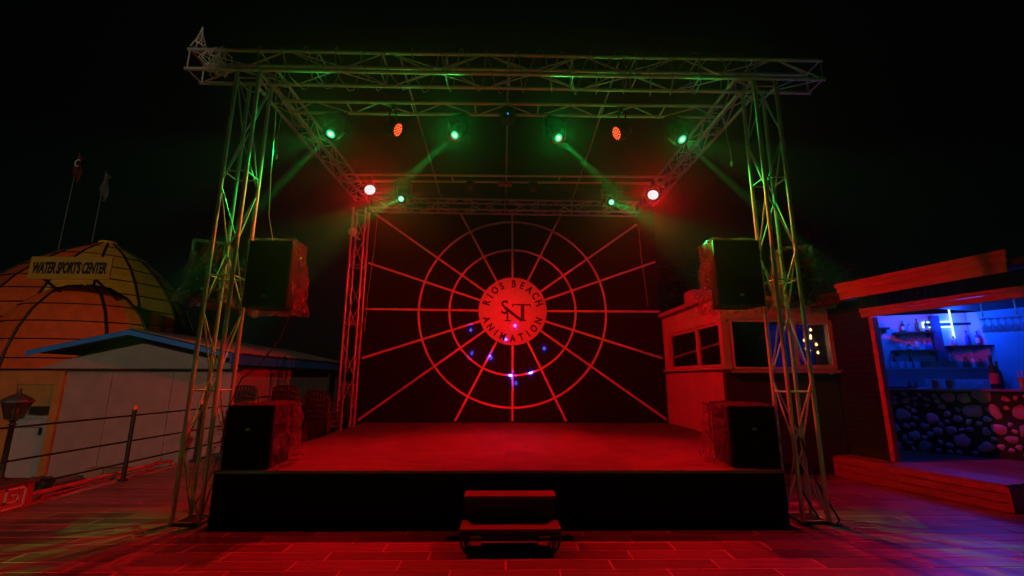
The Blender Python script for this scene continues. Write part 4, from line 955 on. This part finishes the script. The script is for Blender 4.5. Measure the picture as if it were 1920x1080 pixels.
MB().lathe([(.075, 0), (.095, .18), (.10, .19), (.09, .19), (.07, .01)], n=18).build('pail', mat('bucket_yellow', (.5, .40, .04), .5), bk)
for k in range(14):
    a = random.uniform(0, 6.28); r_ = random.uniform(.01, .06)
    bar('straw', (r_ * math.cos(a) * .6, r_ * math.sin(a) * .6, .03), (r_ * math.cos(a) * 1.7, r_ * math.sin(a) * 1.7, random.uniform(.24, .33)), .006, random.choice((PAP, PAPR, WIRE)), bk)
tr = thing('drip_tray', 'flat black tray at the left end of the bar counter', 'tray', cp_(.22, .10), R(-45))
MB().bx(-.24, .24, -.10, .10, 0, .02).build('tray', BLK, tr); 
for k in range(2): MB().lathe([(.03, .021), (.028, .06), (.012, .07), (.012, .10), (.03, .115)], c=(.13 + .09 * k, 0, 0), n=12).build('stopper', BA, tr)
# hanging glass rack
hg = thing('glass_rack', 'hanging metal rack above the bar counter full of glasses', 'rack', MCt @ Vector((1.42, .25, 2.33)), R(-45))
for y in (-.16, -.05, .06, .17): MB().bx(0, 1.3, y - .012, y + .012, 0, .012).build('rail', ALU, hg)
for x in (.06, .46, .86, 1.24): MB().bx(x - .012, x + .012, -.19, .20, .013, .025).build('cross_rail', ALU, hg); bar('hanger', (x, 0, .026), (x, 0, .345), .012, MATS['brass'], hg)
ORD = ['first', 'second', 'third', 'fourth', 'fifth', 'sixth', 'seventh', 'eighth', 'ninth', 'tenth', 'eleventh', 'twelfth', 'thirteenth']
for i in range(7):
    for y, rw in ((-.105, 'front'), (.005, 'middle'), (.115, 'back')):
        p = MCt @ Vector((1.42 + .06 + .085 * i, .25 + y, 2.328)); tag(put('wine_glass', wm, None, p, (math.pi, 0, 0), (1.15, 1.15, 1.1)), 'clear stemmed glass, %s from the left in the %s row of the hanging bar rack' % (ORD[i], rw), 'glass', 'glasses hanging in the bar rack')
# LED tubes
TUBE = glow('led_tube', (.45, .80, 1.0), 2.6)
lt = thing('led_tube_lamp', 'glowing blue white neon tubes in a cross on the bar back wall', 'lamp', MS @ Vector((2.30, -.03, 2.36)), SA)
for p, q in (((.13, 0, .12), (.13, 0, .76)), ((-.36, 0, .48), (.13, 0, .48)), ((-.36, 0, .37), (.13, 0, .37)), ((-.36, 0, .37), (-.36, 0, .48))): MB().cone(p, q, .014, .014, 10).build('tube', TUBE, lt)
MB().bx(-.34, .45, .0, .02, .40, .45).build('mount_bar', BLK, lt)
BLU = (.003, .055, 1.0)
point(lt, (.05, -.25, .45), 48, BLU, .12); point(lt, (-.75, -.5, .55), 34, BLU, .10)
ls_ = thing('ceiling_led', 'blue led strip along the bar ceiling behind the header', 'lamp', MCt @ Vector((.3, -.38, 2.64)), R(-45))
MB().bx(0, 2.2, -.015, .015, 0, .02).build('strip', glow('blue_strip', (.02, .08, 1.0), 4), ls_)
for x in (.4, 1.2, 2.0): point(ls_, (x, 0, -.05), 14, BLU, .08)

# ------------------------------------------------------------------ trees in the dark
def tree(label, loc, h, clumps, nl, size, cat='tree'):
    t = thing('tree', label, cat, loc, 0, 'dark trees behind the yard')
    bk_ = MATS['bark']; mb = MB()
    mb.tube([(0, 0, 0), (.08, .05, h * .3), (-.05, .1, h * .6), (.05, 0, h * .85)], h * .016, 8)
    for c, r_ in clumps: mb.tube([(0, .04, h * .5), tuple((Vector((0, 0, h * .6)) + Vector(c)) / 2), c], h * .006, 6)
    mb.build('trunk', bk_, t)
    mb = MB()
    for c, r_ in clumps: leaf_mass(mb, c, r_, nl, size, .75)
    mb.build('crown', LEAF, t)
tree('dark leafy tree behind the booth', (5.6, 13.4, 0), 5.2, [((-.6, .1, 3.2), .9), ((.5, .2, 3.8), 1.0), ((0, 0, 4.8), .9), ((-1.0, 0, 2.2), .7)], 700, .09)
tree('dark leafy tree behind the bar kiosk', (9.6, 13.6, 0), 6.4, [((-.9, .1, 4.2), 1.1), ((.6, .2, 4.8), 1.2), ((.2, 0, 6.0), 1.0), ((1.6, 0, 4.2), 1.0)], 700, .09)

# ------------------------------------------------------------------ thin stage smoke in the night air
hz = MB().bx(-40, 26, -14, 60, LOW - 1.0, 16.0).build('haze', bpy.data.materials.new('haze')); hz['kind'] = 'stuff'
hm = hz.data.materials[0]; hm.use_nodes = True; hn = hm.node_tree.nodes; hn.clear()
pv = hn.new('ShaderNodeVolumePrincipled'); pv.inputs['Color'].default_value = (.9, .9, .9, 1); pv.inputs['Density'].default_value = 0.00075; pv.inputs['Anisotropy'].default_value = 0.89
ho = hn.new('ShaderNodeOutputMaterial'); hm.node_tree.links.new(pv.outputs[0], ho.inputs['Volume'])

# ------------------------------------------------------------------ unseen block added behind the viewer, shaped to keep the sun off the stage
ho_ = thing('stage_shade_block', 'tall unseen block added behind the viewer to shade the stage', 'blocker', (8.0, -9.0, LOW))
HW = mat('shade_block_wall', (.14, .12, .11), .85, 0, 2, .15, .2)
MB().bx(-8.05, 22.0, -8.0, 0, 0, 15.0).build('wall', HW, ho_); MB().bx(-8.1, 22.3, -8.3, .3, 15.0, 15.3).build('roof', HW, ho_)
for i in range(8):
    for j in range(4): MB().bx(-7.0 + 3.65 * i, -5.3 + 3.65 * i, .0, .03, 2.2 + 3.3 * j, 3.9 + 3.3 * j).build('window', DARKLENS, ho_)  # dark panels dressing the added block as a facade
